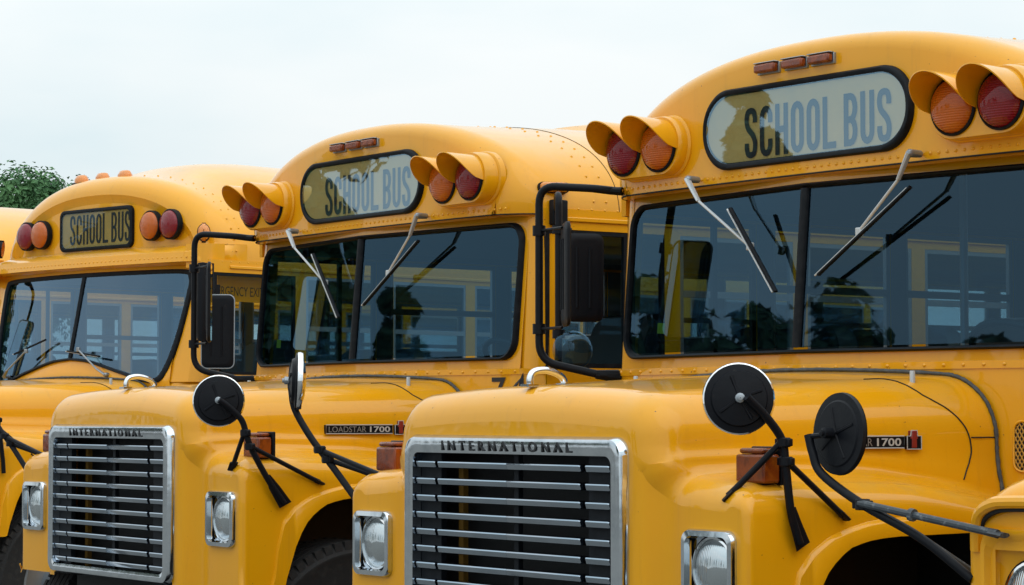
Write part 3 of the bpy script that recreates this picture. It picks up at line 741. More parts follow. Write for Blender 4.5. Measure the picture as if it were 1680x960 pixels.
def side_marker(root, p_, nrm, wd=.11, ht=.045):
    g = group_part('side_marker_lamp', root); M = frame(p_, nrm)
    m = MB(); L = rrect(-wd / 2, wd / 2, -ht / 2, ht / 2, ht * .45, 4)
    rows = [[M @ Vector((x * k, z * k, d)) for x, z in L] for k, d in ((1, -.03), (1, .012), (.8, .028), (.3, .034))]
    m.grid(rows, True); n = len(L); m.f.append(tuple(range(len(m.v) - n, len(m.v)))); m.build('lens', 'lens_orange', g, smooth=50)
    rows = [[M @ Vector((x * k, z * k, d)) for x, z in L] for k, d in ((1.12, -.03), (1.12, .003), (1.0, .004))]
    MB().grid(rows, True).build('base', 'rubber', g)

def warning_lamp(root, x, y, z, mat, hood, pm, r=.094):
    g = group_part('warning_lamp', root); M = frame((x, y, z), (0, -1, 0))
    MB().lathe([(r + .004, -.03), (r + .004, .004), (r - .002, .008), (r - .006, .002)], M, 36).build('bezel', 'rubber', g)
    MB().lathe([(r - .004, .002), (r - .010, .016), (r * .78, .028), (r * .5, .037), (r * .2, .042), (.0008, .043)], M, 36).build('lens', mat, g, smooth=60)
    if hood:
        rows = [[], [], [], []]; n = 40; R1 = r + .008
        for k in range(n + 1):
            th = lerp(-98, 98, k / n); q = abs(th)
            L = .004 + .142 * max(0, math.cos(R(q * 90 / 98))) ** .55
            a = R(90 + th)
            for i, (rr, l) in enumerate(((R1, -.03), (R1 + .004, L), (R1, L + .001), (R1 - .003, -.02))):
                rows[i].append((x + rr * math.cos(a), y - l, z + rr * math.sin(a)))
        MB().grid(rows).build('hood', pm, g, smooth=50)
    return g

def wiper(root, pivot, elbow, joint, b0, b1, arm_mat='silver', spindle_back=.04):
    g = group_part('wiper', root)
    p = Vector(pivot)
    MB().lathe([(.012, -spindle_back), (.014, 0), (.014, .012), (.009, .02), (.001, .021)], frame(p, (0, -1, 0)), 12).build('spindle', 'alloy', g)
    m = MB().tube([p + Vector((0, -.014, 0)), Vector(elbow)], [.014, .010], 8, flat=.6); m.tube([Vector(elbow), Vector(joint)], .0055, 8)
    m.build('arm', arm_mat, g)
    j = Vector(joint); MB().box(j.x - .014, j.x + .014, j.y - .006, j.y + .012, j.z - .014, j.z + .014).build('joint', arm_mat, g, bevel=.004)
    a, b = Vector(b0), Vector(b1)
    MB().tube([a, a.lerp(b, .5), b], .0035, 6).build('blade_holder', 'silver', g)
    o = Vector((.013, .004, .002)); MB().tube([a + o, b + o], .0095, 6, flat=.7).build('rubber_strip', 'rubber', g)

# ------------------------------------------------------------------ first kind of bus: two-pane windshield, hooded lamps
def build_split_bus(name, loc, yaw):
    root = empty(name, loc, -R(yaw)); pm = 'paint'
    surf, warp = front_shell(root, pm); badges(root, warp)
    yface = lambda x: 1.268 + .035 * (x / .95) ** 2
    prm = dict(half=1.205, eave=2.405, apex=[(0, 2.883), (1.5, 2.89), (2.3, 2.925), (9, 2.935)], yface=yface, zb=2.407, rtop=.06, rside=.21,
               stations=[1.55, 1.65, 1.8, 2.05, 2.4, 2.8], face=lambda x, z, zz, y: (x, y, zz), corner_y=1.46, win=(1.745, 2.345), door=(1.455, 2.16))
    outline, base, ring, rows = body(root, pm, prm)
    # visor underside
    pc = plan_curve(rows)
    m = MB().grid([[(x, y, 2.4068) for x, y in pc], [(x * .985, y + .045, 2.402) for x, y in pc]])
    m.build('visor_underside', pm, root)
    # seam under the rivet line
    MB().tube([(x, y - .001, 2.4085) for x, y in pc], .0032, 6).build('visor_seam', 'dark', root)
    yw = lambda x, z: 1.228 + .085 * (z - 1.79) + .117 * abs(x)
    # windshield surround ring: from rubber opening out to header, pillars and sill
    x0, z0, z1 = 1.105, 1.785, 2.372
    inner = rrect(-x0, x0, z0, z1, .085, 8); n = len(inner)
    def ring_pts(off, dy, ex=None):
        return [(x, yw(x, z) + dy, z) for x, z in rrect(-x0 - off, x0 + off, z0 - off, z1 + off, .085 + max(off, 0), 8)]
    def dense(L):                                             # add centre points so that the V of the two panes is kept
        o = []
        for a, b in zip(L, L[1:] + L[:1]):
            o.append(a)
            if a[0] * b[0] < 0: t = a[0] / (a[0] - b[0]); z = lerp(a[2], b[2], t); o.append((0, yw(0, z) + (a[1] - yw(a[0], a[2])), z))
        return o
    i1 = dense(ring_pts(-.004, .012)); oz = []
    for x, y, z in i1:
        k = 1.14 / 1.10 if abs(x) > 1.0 else 1
        oz.append((x, y, z))
    outer = dense([(max(-1.135, min(1.135, x * 1.09)), 0, z) for x, z in [(x, (1.70 if z < 2.0 else 2.425) if abs(x) < 1.05 or True else z) for x, y, z in ring_pts(0, 0)]])
    outer = []
    for x, y, z in i1:
        # push every point outwards to the rectangle
        dx, dz = x / 1.105, (z - 2.078) / .294; k = 1 / max(abs(dx), abs(dz), 1e-6)
        X, Z = x * k, 2.078 + (z - 2.078) * k
        X = X * 1.135 / 1.105; Z = 1.738 if Z < 1.80 else (2.425 if Z > 2.36 else Z)
        outer.append((X, yw(X, Z) + .012, Z))
    MB().grid([i1, outer], True).build('windshield_surround', pm, root, smooth=20)
    # corner pillars
    for s in (1, -1):
        pl = [(1.12, yw(1.12, 2) + .004), (1.15, 1.385), (1.178, 1.402), (1.196, 1.428), (1.205, 1.465), (1.205, 1.50)]
        MB().grid([[(s * x, y + .06 * (z - 1.75), z) for x, y in pl] for z in (1.735, 2.0, 2.2, 2.43)]).build('pillar', pm, root, smooth=50)
    # cowl panel
    yc = lambda x: 1.232 + .1 * x * x if abs(x) <= 1.15 else 1.232 + .1 * x * x + (abs(x) - 1.15) * 1.4
    xs = [-1.205 + 2.41 * k / 40 for k in range(41)]
    MB().grid([[(x, yc(x), z) for x in xs] for z in (1.738, 1.6, 1.4, 1.1, .8, .55)]).grid([[(x, yc(x), 1.738) for x in xs], [(x, max(yc(x), yw(x, 1.75)) + .012, 1.739) for x in xs]]).build('cowl', pm, root, smooth=50)
    # rivetted sill strip
    MB().grid([[(x, yc(x) - d, z) for x in xs] for d, z in ((-.003, 1.742), (.005, 1.741), (.005, 1.716), (-.003, 1.7155))]).build('sill_strip', pm, root, smooth=30)
    vt = group_part('cowl_vent', root); L = rrect(.918, 1.046, 1.385, 1.545, .03, 5)
    MB().add([(x, yc(x) - .002, z) for x, z in L], [tuple(range(len(L)))]).build('opening', 'dark', vt, smooth=0)
    m = MB()
    for k in range(-9, 12):
        for sg in (1, -1):
            q = []
            for j in range(13):
                x = .920 + .124 * j / 12; z = 1.465 + k * .024 + sg * (x - .982) * 1.7
                if 1.388 < z < 1.542: q.append((x, yc(x) - .004, z))
            if len(q) > 1: m.tube(q, .0022, 5)
    o_ = m.build('mesh_screen', 'mesh_gold', vt); o_['kind'] = 'stuff'
    MB().tube([(x, yc(x) - .004, z) for x, z in L], .004, 6, closed=True).build('vent_rim', pm, vt)
    # rubber, divider, panes
    ws = group_part('windshield', root)
    rb = dense([(x, yw(x, z), z) for x, z in rrect(-x0, x0, z0, z1, .085, 8)])
    rr = [[(x * (1 - .030 * k), y + d, 2.078 + (z - 2.078) * (1 - .075 * k)) for x, y, z in rb] for k, d in ((-.3, .012), (-.28, -.006), (0, -.015), (.30, -.010), (.36, .004), (.36, .02))]
    MB().grid(rr, True).build('rubber_seal', 'rubber', ws, smooth=50)
    dv = MB(); zz = (1.80, 2.36)
    for sx in (1,):
        dv.grid([[(x, 1.228 + .085 * (z - 1.79) + d, z) for x, d in ((-.017, .02), (-.017, -.006), (-.009, -.014), (.009, -.014), (.017, -.006), (.017, .02))] for z in zz])
    dv.build('divider', 'rubber', ws, smooth=50)
    for s in (1, -1):
        L = [(x, z) for x, z in rrect(-x0 + .02, x0 - .02, z0 + .015, z1 - .015, .07, 8) if x * s > 0]
        L = ([(0, L[-1][1])] if s > 0 else []) + L
        zs = [z for x, z in L]
        P = [(x, z) for x, z in rrect(-x0 + .02, x0 - .02, z0 + .015, z1 - .015, .07, 8) if x * s > .01]
        P.sort(key=lambda q: math.atan2(q[1] - 2.078, q[0] - s * .5))
        poly = P + [(s * .004, z0 + .015), (s * .004, z1 - .015)]
        poly.sort(key=lambda q: math.atan2(q[1] - 2.078, q[0] - s * .5))
        MB().add([(x, yw(x, z) + .002, z) for x, z in poly], [tuple(range(len(poly)))]).build('pane', 'glass', ws, smooth=0)
    for nm, mt, L in (('sticker', 'tag_yellow', [(-.895, 1.875), (-.845, 1.872), (-.845, 1.912), (-.895, 1.915)]), ('sticker', 'brown_tag', [(-.985, 1.845), (-.955, 1.90), (-.985, 1.955), (-1.015, 1.90)])):
        MB().add([(x, yw(x, z) + .005, z) for x, z in L], [(0, 1, 2, 3)]).build(nm, mt, ws, smooth=0)
    # destination sign
    sg = group_part('destination_sign', root)
    L = rrect(-.519, .519, 2.462, 2.740, .132, 12); cz = 2.601
    rows_ = [[(x + (x / .519) * o, 1.268 + d, z + (z - cz) / .139 * o) for x, z in L] for o, d in ((.008, .02), (.008, -.006), (.002, -.014), (-.010, -.014), (-.016, -.008), (-.018, .0))]
    MB().grid(rows_, True).build('rubber_seal', 'rubber', sg, smooth=50)
    S_ = lambda k, d: [(x * k, 1.266 + d, cz + (z - cz) * k) for x, z in L]
    MB().add(S_(.985, -.0022), [tuple(range(len(L)))]).build('signboard', 'signboard', sg, smooth=0)
    for c, m in stroke_text('SCHOOL BUS', -.300, 2.487, .182, .735, .066, .0225, lambda x, z: (x, 1.2615, z)):
        m.build('letter', 'letter', sg, smooth=0)
    MB().add(S_(.983, -.0085), [tuple(range(len(L)))]).build('pane', 'sign_glass', sg, smooth=0)
    # warning lamps on pods
    for s in (1, -1):
        cx = s * .849; czl = 2.572
        L = rrect(cx - .222, cx + .222, czl - .112, czl + .112, .110, 12)
        rws = [[(cx + (x - cx) * k, yface(x) * (1 if d > -.02 else 0) + (yface(cx) if d <= -.02 else 0) + d, czl + (z - czl) * k) for x, z in L] for k, d in ((1.05, .02), (1.05, -.006), (1.03, -.010), (1.0, -.012), (1.0, -.05), (.96, -.062))]
        m = MB().grid(rws, True); nn = len(L); m.f.append(tuple(range(len(m.v) - nn, len(m.v)))); m.build('lamp_pod', pm, root, smooth=40)
        warning_lamp(root, s * .952, yface(cx) - .066, czl - .002, 'lens_red', True, pm)
        warning_lamp(root, s * .746, yface(cx) - .066, czl - .002, 'lens_amber', True, pm)
    # clearance lights above the sign
    for x in (-.17, -.026, .108):
        g = group_part('clearance_light', root); y = yface(x)
        MB().box(x - .054, x + .054, y - .036, y - .010, 2.785, 2.817).build('lens', 'lens_brown', g, bevel=.008)
        MB().box(x - .057, x + .057, y - .011, y + .02, 2.781, 2.820).box(x - .056, x + .056, y - .034, y - .008, 2.8185, 2.8225).build('base', 'alloy', g, bevel=.003)
    for s in (1, -1):
        side_marker(root, (s * 1.203, 1.50, 2.525), (s, -.3, .12), .13, .042)
    # rivets: visor line, sill strip, roof seams, gutter
    it = []
    for k in range(62):
        x = -1.10 + 2.2 * k / 61; it.append(((x, yface(x), 2.432), (0, -1, 0)))
    for k in range(30):
        x = -1.12 + 2.24 * k / 29; it.append(((x, yc(x) - .005, 1.729), (0, -1, 0)))
    for s in (1, -1):
        for k in range(40): it.append(((s * 1.2035, 1.56 + k * .0725, 2.437), (s, 0, .1)))
    for ys in (1.72, 1.79):
        o = outline(ys)
        for i in range(2, len(o) - 2, 2):
            a, b = o[i - 1], o[i + 1]; t = Vector((b[0] - a[0], b[1] - a[1])).normalized(); it.append(((o[i][0], ys, o[i][1]), (-t.y, 0, t.x)))
    rivets(root, it, pm)
    o = outline(1.86); MB().tube([(x, 1.86, z + .0004) for x, z in o], .0018, 5).build('roof_seam', 'dark', root)
    # roof vent humps
    for y in (2.62, 5.4):
        z = 2.935
        MB().grid([[(x, y + d, z - .05 + h * (1 - (x / .34) ** 2 * .35)) for x in [-.34 + .068 * k for k in range(11)]] for d, h in ((-.28, .0), (-.2, .075), (-.05, .10), (.12, .10), (.25, .08), (.36, 0))]).build('roof_vent', pm, root, smooth=60)
    # wipers
    wiper(root, (-.560, 1.225, 2.431), (-.49, 1.205, 2.345), (-.225, 1.215, 2.165), (-.335, 1.207, 2.305), (-.085, 1.195, 1.995))
    wiper(root, (.565, 1.225, 2.431), (.52, 1.205, 2.345), (.325, 1.215, 2.185), (.540, 1.225, 2.318), (.125, 1.20, 2.045))
    # fender mirrors
    post = [(1.070, .235, 1.195), (1.068, .22, 1.235), (1.066, .202, 1.30), (1.066, .185, 1.42), (1.064, .172, 1.495), (1.055, .115, 1.565), (1.045, .055, 1.618)]
    g = round_mirror(root, (.985, .078, 1.612), (.80, -.60, .06), .103, post, [(1.066, .178, 1.487), (1.066, .186, 1.432)],
                 [((1.063, .17, 1.487), (.945, .072, 1.332)), ((1.066, .19, 1.432), (1.072, .405, 1.272))])
    MB().grid([[(1.078, .192, 1.30), (1.078, .212, 1.302)], [(1.078, .188, 1.255), (1.078, .232, 1.262)], [(1.070, .222, 1.172), (1.070, .275, 1.198)]]).build('foot_plate', 'black', g)
    postL = [(-1.066, .13, 1.225), (-1.216, .09, 1.38), (-1.29, .045, 1.483), (-1.345, .012, 1.582), (-1.358, .004, 1.65), (-1.36, 0, 1.692)]
    round_mirror(root, (-1.322, .012, 1.688), (-.50, -.865, .03), .103, postL, [(-1.262, .065, 1.44), (-1.235, .082, 1.405)],
                 [((-1.262, .065, 1.44), (-.895, .115, 1.345)), ((-1.235, .082, 1.405), (-1.03, .20, 1.335))])
    # right-hand side mirror on its loop bracket
    g = group_part('side_mirror', root)
    lp = bend([(-1.08, 1.30, 2.43), (-1.13, 1.235, 2.44), (-1.355, 1.13, 2.462), (-1.355, 1.13, 1.775), (-1.16, 1.31, 1.715), (-1.15, 1.40, 1.715)], .075, 8)
    MB().tube(lp, .0155, 12).build('bracket', 'black', g)
    MB().tube([(-1.06, 1.31, 2.428), (-1.10, 1.285, 2.432), (-1.17, 1.22, 2.442)], [.024, .022, .017], 10, flat=.7).build('bracket_foot', 'rubber', g)
    MB().tube([(-1.14, 1.42, 1.715), (-1.15, 1.36, 1.715), (-1.19, 1.28, 1.722)], [.028, .026, .017], 10).build('bracket_foot', 'rubber', g)
    rect_mirror(g, (-1.155, 1.11, 2.105), (-.52, -.854, .0), .18, .40)
    for z in (2.285, 1.90):
        m = MB().tube([(-1.355, 1.13, z), (-1.17, 1.10, z)], .006, 6); m.lathe([(.0165, -.02), (.026, -.02), (.026, .02), (.0165, .02)], frame((-1.355, 1.13, z), (0, 0, 1)), 12)
        m.build('mirror_mount', 'black', g)
    return root, yw, yc, yface

# ------------------------------------------------------------------ second kind of bus: brow cap, bare lamps, curved windshield
def build_brow_bus(name, loc, yaw):
    root = empty(name, loc, -R(yaw)); pm = 'paint_old'
    YM = lambda y: y * 1.2 - .27; ZM = lambda z: z + .05 * min(1, max(0, (z - .8) / .8))
    surf, warp = front_shell(root, pm, YM, ZM, True, True, ycowl=lambda x: 1.19 + .1 * x * x)
    yface = lambda x: 1.40 + .05 * (x / .95) ** 2
    prm = dict(half=1.205, eave=2.47, apex=[(0, 3.10), (1.62, 3.10), (1.8, 3.14), (2.05, 3.215), (2.3, 3.24), (9, 3.25)], yface=yface, zb=2.60, rtop=.13, rside=.22, recess=.022,
               stations=[1.64, 1.72, 1.8, 1.9, 2.0, 2.15, 2.35, 2.7], face=lambda x, z, zz, y: (x, y + .0 * zz, zz), corner_y=1.46, win=(1.78, 2.42), door=(1.44, 2.15))
    outline, base, ring, rows = body(root, pm, prm)
    # flared visor below the cap
    pc = plan_curve(rows); NP = len(pc); nn = []
    for i in range(NP):
        t = Vector((pc[min(NP - 1, i + 1)][0] - pc[max(0, i - 1)][0], pc[min(NP - 1, i + 1)][1] - pc[max(0, i - 1)][1])).normalized(); nn.append((t.y, -t.x))
    def vis(o, z):
        r_ = []
        for i, (x, y) in enumerate(pc):
            e = min(1, (1.62 - y) / .16); e = max(0, e); r_.append((x + nn[i][0] * (o * e + .001), y + nn[i][1] * (o * e + .001), z))
        return r_
    m = MB().grid([vis(-.02, 2.604), vis(.02, 2.592), vis(.085, 2.568), vis(.105, 2.552), vis(.115, 2.49), vis(.05, 2.476), vis(-.05, 2.474)])
    m.build('visor', pm, root, smooth=40)
    # side skirts closing the gap between visor and eaves
    for s in (1, -1):
        MB().grid([[(s * x, y, z) for x, y in ((1.02, 1.36), (1.10, 1.385), (1.16, 1.42), (1.195, 1.47), (1.205, 1.52))] for z in (2.60, 2.45)]).build('cap_corner', pm, root)
    # windshield: outline with dipping lower corners, gently curved in plan
    yw = lambda x, z: 1.215 + .205 * (z - 1.89) + .10 * x * x
    ctl = [(0, 2.447), (.5, 2.445), (.93, 2.438), (1.005, 2.40), (1.01, 2.30), (.985, 2.05), (.95, 1.88), (.90, 1.765), (.83, 1.737), (.72, 1.75), (.45, 1.815), (.2, 1.87), (0, 1.888)]
    half = [(p.x, p.y) for p in spline([(a, b, 0) for a, b in ctl], 5)]
    half = [(max(0, a), b) for a, b in half]
    loop = half + [(-a, b) for a, b in half[::-1][1:-1]]
    ws = group_part('windshield', root); czz = 2.1
    def off(k, d): return [(x * (1 + k), yw(x, z) + d, czz + (z - czz) * (1 + k * 2.2)) for x, z in loop]
    MB().grid([off(.012, .014), off(.011, -.006), off(0, -.014), off(-.022, -.010), off(-.026, .004), off(-.026, .02)], True).build('rubber_seal', 'rubber', ws, smooth=50)
    MB().grid([[(x, yw(x, z) + d, z) for x, d in ((-.016, .02), (-.016, -.004), (0, -.012), (.016, -.004), (.016, .02))] for z in (2.43, 2.2, 1.90)]).build('divider', 'rubber', ws, smooth=50)
    for s in (1, -1):
        hs = half if s > 0 else half
        N = 16; rws = []
        tops = [(x, z) for x, z in half]
        def zr(x):
            hi = max([lerp(a[1], b[1], (x - a[0]) / (b[0] - a[0])) for a, b in zip(half, half[1:]) if abs(b[0] - a[0]) > 1e-6 and min(a[0], b[0]) <= x <= max(a[0], b[0])])
            lo = min([lerp(a[1], b[1], (x - a[0]) / (b[0] - a[0])) for a, b in zip(half, half[1:]) if abs(b[0] - a[0]) > 1e-6 and min(a[0], b[0]) <= x <= max(a[0], b[0])])
            return lo, hi
        for k in range(N + 1):
            x = .005 + 1.0 * k / N; x = min(x, 1.003); lo, hi = zr(x); rws.append([(s * x, yw(x, lerp(lo, hi, j / 6)) + .003, lerp(lo, hi, j / 6)) for j in range(7)])
        MB().grid(rws if s > 0 else rws[::-1]).build('pane', 'glass_old', ws, smooth=60)
    # surround: from the opening out to header, pillars and cowl
    outer = []
    for x, z in loop:
        dx, dz = x / 1.01, (z - 2.1) / .36; k = 1 / max(abs(dx), abs(dz), 1e-6)
        X, Z = x * k * 1.10, 2.1 + (z - 2.1) * k * 1.12; Z = max(1.735, min(2.52, Z)); X = max(-1.10, min(1.10, X))
        Y = yw(X, Z) + .012
        outer.append((X, Y, Z))
    MB().grid([off(.0, .010), outer], True).build('windshield_surround', pm, root, smooth=40)
    for s in (1, -1):
        # pillar from the surround round the corner to the side
        rws = []
        for z in (1.735, 1.95, 2.2, 2.45, 2.5):
            ya = yw(1.10, z) + .012
            rws.append([(s * 1.10, ya, z), (s * 1.15, lerp(ya, 1.46, .3), z), (s * 1.185, lerp(ya, 1.46, .62), z), (s * 1.205, 1.462, z)])
        MB().grid(rws).build('pillar', pm, root, smooth=50)
        # bulged corner of the cowl below
    yc = lambda x: 1.19 + .1 * x * x + max(0, abs(x) - 1.05) * .9
    xs = [-1.205 + 2.41 * k / 40 for k in range(41)]
    MB().grid([[(x, yc(x) + d, z) for x in xs] for d, z in ((.02, 1.74), (0, 1.70), (0, 1.4), (0, 1.0), (.0, .55))]).build('cowl', pm, root, smooth=50)
    MB().grid([[(x, yw(x, zr(abs(x))[0]) + .009, zr(abs(x))[0] + .004) for x in xs[4:-4]], [(x, lerp(yw(x, zr(abs(x))[0]), yc(x), .6) - .004, lerp(zr(abs(x))[0], 1.735, .5)) for x in xs[4:-4]], [(x, yc(x) - .004, 1.735) for x in xs[4:-4]], [(x, yc(x) + .01, 1.66) for x in xs[4:-4]]]).build('cowl_top', pm, root, smooth=50)
    # sign
    sg = group_part('destination_sign', root)
    L = rrect(-.386, .386, 2.622, 2.878, .045, 8); cz = 2.75; ysg = yface(0) + .019
    rws = [[(x + (x / .386) * o, ysg + d, z + (z - cz) / .128 * o) for x, z in L] for o, d in ((.010, .02), (.010, -.008), (0, -.014), (-.012, -.012), (-.016, .004), (-.016, .01))]
    MB().grid(rws, True).build('rubber_seal', 'rubber', sg, smooth=50)
    S_ = lambda k, d: [(x * k, ysg + d, cz + (z - cz) * k) for x, z in L]
    MB().add(S_(.975, -.002), [tuple(range(len(L)))]).build('signboard', 'signboard_old', sg, smooth=0)
    for c, m in stroke_text('SCHOOL BUS', -.285, 2.655, .195, .655, .058, .019, lambda x, z: (x, ysg - .0040, z)):
        m.build('letter', 'letter', sg, smooth=0)
    MB().add(S_(.97, -.010), [tuple(range(len(L)))]).build('pane', 'sign_glass_old', sg, smooth=0)
    for s in (1, -1):
        warning_lamp(root, s * .785, yface(.785) - .022, 2.74, 'lens_red', False, pm)
        warning_lamp(root, s * .600, yface(.6) - .022, 2.74, 'lens_amber', False, pm)
        # teardrop marker on the cap corner
        side_marker(root, (s * 1.12, 1.42, 2.67), (s * .75, -.65, .1), .075, .11)
    for x in (-.36, -.125, .118):
        g = group_part('clearance_light', root); z = 3.085
        MB().grid([[(x + a * k, 1.56 + b * k2, z + h) for a, b in [(.055 * math.cos(t), .045 * math.sin(t)) for t in [q * math.pi / 8 for q in range(16)]]] for k, k2, h in ((1, 1, .0), (1, 1, .025), (.8, .6, .05), (.5, .3, .055), (.02, .02, .056))], True).build('lens', 'lens_orange', g, smooth=50)
        MB().box(x - .058, x + .058, 1.515, 1.605, z - .02, z + .004).build('base', 'rubber', g, bevel=.01)
    it = []
    for k in range(52):
        x = -1.08 + 2.16 * k / 51; it.append(((x, yface(x) - .111, 2.518), (0, -1, 0)))
    for ys in (1.62, 1.68):
        o = outline(ys)
        for i in range(2, len(o) - 2, 2):
            a, b = o[i - 1], o[i + 1]; t = Vector((b[0] - a[0], b[1] - a[1])).normalized(); it.append(((o[i][0], ys, o[i][1]), (-t.y, 0, t.x)))
    for s in (1, -1):
        for k in range(24): it.append(((s * 1.204, 1.50 + k * .07, 2.488), (s, 0, .1)))
        for k in range(22):
            z = 1.78 + k * .031; it.append(((s * 1.192, 1.40 + .0 * z, z), (s, -.6, 0)))
    rivets(root, it, pm)
    # wipers rise from the cowl
    for px, jx, b0, b1 in ((-.70, -.42, (-.56, 1.16, 1.93), (-.25, 1.19, 2.02)), (.42, .16, (.02, 1.17, 1.94), (.36, 1.175, 1.90))):
        wiper(root, (px, 1.20, 1.785), (px + (jx - px) * .25, 1.165, 1.825), (jx, 1.165, 1.95), b0, b1, 'alloy', .03)
    # grab handle on the corner pillar
    g = MB().tube(spline([(1.17, 1.34, 2.15), (1.20, 1.30, 2.14), (1.215, 1.285, 2.09), (1.20, 1.30, 2.04), (1.17, 1.345, 2.03)], 5), .009, 8); g.box(1.15, 1.19, 1.33, 1.36, 2.01, 2.04)
    g.build('pillar_handle', 'bright_chrome', root)
    # right-hand mirror and loop
    g = group_part('side_mirror', root)
    MB().tube(bend([(-1.08, 1.27, 2.52), (-1.20, 1.15, 2.50), (-1.42, 1.05, 2.46), (-1.42, 1.05, 1.80), (-1.14, 1.33, 1.74)], .08, 8), .015, 10).build('bracket', 'black', g)
    MB().box(-1.10, -1.06, 1.25, 1.30, 2.49, 2.55).build('bracket_foot', 'rubber', g, bevel=.005)
    rect_mirror(g, (-1.26, 1.10, 2.10), (-.60, -.80, 0), .19, .42, 'black', rim=True)
    # left-hand mirror on short arms
    g = group_part('side_mirror', root)
    m = MB().tube([(1.20, 1.44, 2.30), (1.36, 1.30, 2.30)], .009, 8).tube([(1.20, 1.44, 1.79), (1.40, 1.33, 1.80)], .009, 8).box(1.19, 1.235, 1.42, 1.46, 2.26, 2.34).box(1.19, 1.235, 1.42, 1.46, 1.76, 1.83)
    m.tube([(1.37, 1.29, 2.46), (1.37, 1.29, 1.79)], .009, 8); m.build('bracket', 'black', g)
    rect_mirror(g, (1.40, 1.31, 2.04), (.72, -.69, 0), .20, .45, 'black', rim=True)
    MB().lathe([(.03, -.24), (.038, -.18), (.038, .18), (.03, .24), (.001, .245)], frame((1.36, 1.22, 2.22), (0, 0, 1)), 12).build('spot_mirror', 'black', g)
    # emergency exit header inside
    MB().box(1.02, 1.035, 1.48, 2.10, 2.25, 2.44).build('exit_header', pm, root, smooth=0)
    font_mesh('EMERGENCY EXIT', 'exit_lettering', 'letter', root, (1.53, 1.98, 2.285, 2.345), lambda x, z, d: Vector((1.037, x, z)), bold=.0)
    # fender mirrors (same pattern as the neighbours)
    post = [(1.068, -.01, 1.19), (1.066, -.02, 1.3), (1.064, -.06, 1.50), (1.045, -.17, 1.65)]
    round_mirror(root, (1.01, -.16, 1.645), (.80, -.60, .06), .103, post, [(1.066, -.05, 1.5)], [((1.063, -.055, 1.49), (.945, -.15, 1.36)), ((1.066, -.04, 1.45), (1.045, .20, 1.29))])
    return root

# ------------------------------------------------------------------ place the buses
T_C = (0.004, 7.787, 0.0); T_B = (-1.739, 10.638, .0225); T_A = (-3.722, 15.019, .033); T_E = (1.675, 5.06, -.02)
def ground_z(x, y):
    return .0225 * (y - 7.787) / 2.851 if y < 10.638 else .0225 + .0105 * (y - 10.638) / 4.381

busC, yw, yc, yface = build_split_bus('school_bus', T_C, 53.498)
for s in (1, -1):
    wheel(busC, s, .62)
    wheel(busC, s, 7.0)
busB = copy_tree(busC); busB.location = T_B; busB.rotation_euler = (0, 0, -R(54.206))
def drop_tree(o):
    for ch in list(o.children): drop_tree(ch)
    bpy.data.objects.remove(o)
old = [c for c in busB.children if c.name.startswith('fender_mirror') and max(v.co.x for v in c.children[0].data.vertices) > 0]
for o in old: drop_tree(o)
g = round_mirror(busB, (.995, -.025, 1.598), (.86, -.50, .05), .103, [(1.072, .235, 1.185), (1.074, .16, 1.28), (1.074, .085, 1.40), (1.072, .062, 1.455), (1.068, .04, 1.52), (1.06, -.01, 1.57), (1.052, -.055, 1.602)],
             [(1.072, .055, 1.47), (1.074, .075, 1.415)], [((1.07, .05, 1.47), (.965, .058, 1.335)), ((1.074, .08, 1.415), (1.072, .40, 1.268))])
MB().grid([[(1.080, .14, 1.30), (1.080, .165, 1.302)], [(1.080, .16, 1.245), (1.080, .21, 1.255)], [(1.072, .215, 1.165), (1.072, .27, 1.19)]]).build('foot_plate', 'black', g)
# fleet number on B's cowl
for c, m in stroke_text('74', .985, 1.622, .082, .185, .075, .019, lambda x, z: (x, yc(x) - .004, z)):
    m.build('fleet_number', 'letter', busB, smooth=0)
# left-hand side mirror of B: bent tube loop on the door pillar
g = group_part('side_mirror', busB)
MB().tube(bend([(1.20, 1.52, 2.41), (1.36, 1.40, 2.47), (1.45, 1.34, 2.47), (1.45, 1.34, 1.755), (1.22, 1.48, 1.74)], .06, 8), .0155, 12).build('bracket', 'black', g)
MB().box(1.205, 1.24, 1.47, 1.55, 2.36, 2.47).build('bracket_foot', 'rubber', g, bevel=.006)
for z in (2.32, 1.88):
    m_ = MB(); m_.lathe([(.0165, -.018), (.027, -.018), (.027, .018), (.0165, .018)], frame((1.45, 1.34, z), (0, 0, 1)), 12).tube([(1.45, 1.34, z), (1.50, 1.37, z)], .006, 6)
    m_.build('mirror_mount', 'black', g)
rect_mirror(g, (1.55, 1.40, 2.115), (.93, -.36, 0), .165, .37)
MB().lathe([(.085, 0), (.080, .012), (.06, .03), (.03, .042), (.001, .046)], frame((1.52, 1.36, 1.81), (.85, -.5, 0)), 28).build('convex_mirror', 'clear_disc', g)

busA = build_brow_bus('school_bus', T_A, 44.035)
for s in (1, -1):
    wheel(busA, s, .47); wheel(busA, s, 7.0)
busD = copy_tree(busA); busD.location = (-6.05, 18.6, .04); busD.rotation_euler = (0, 0, -R(45))

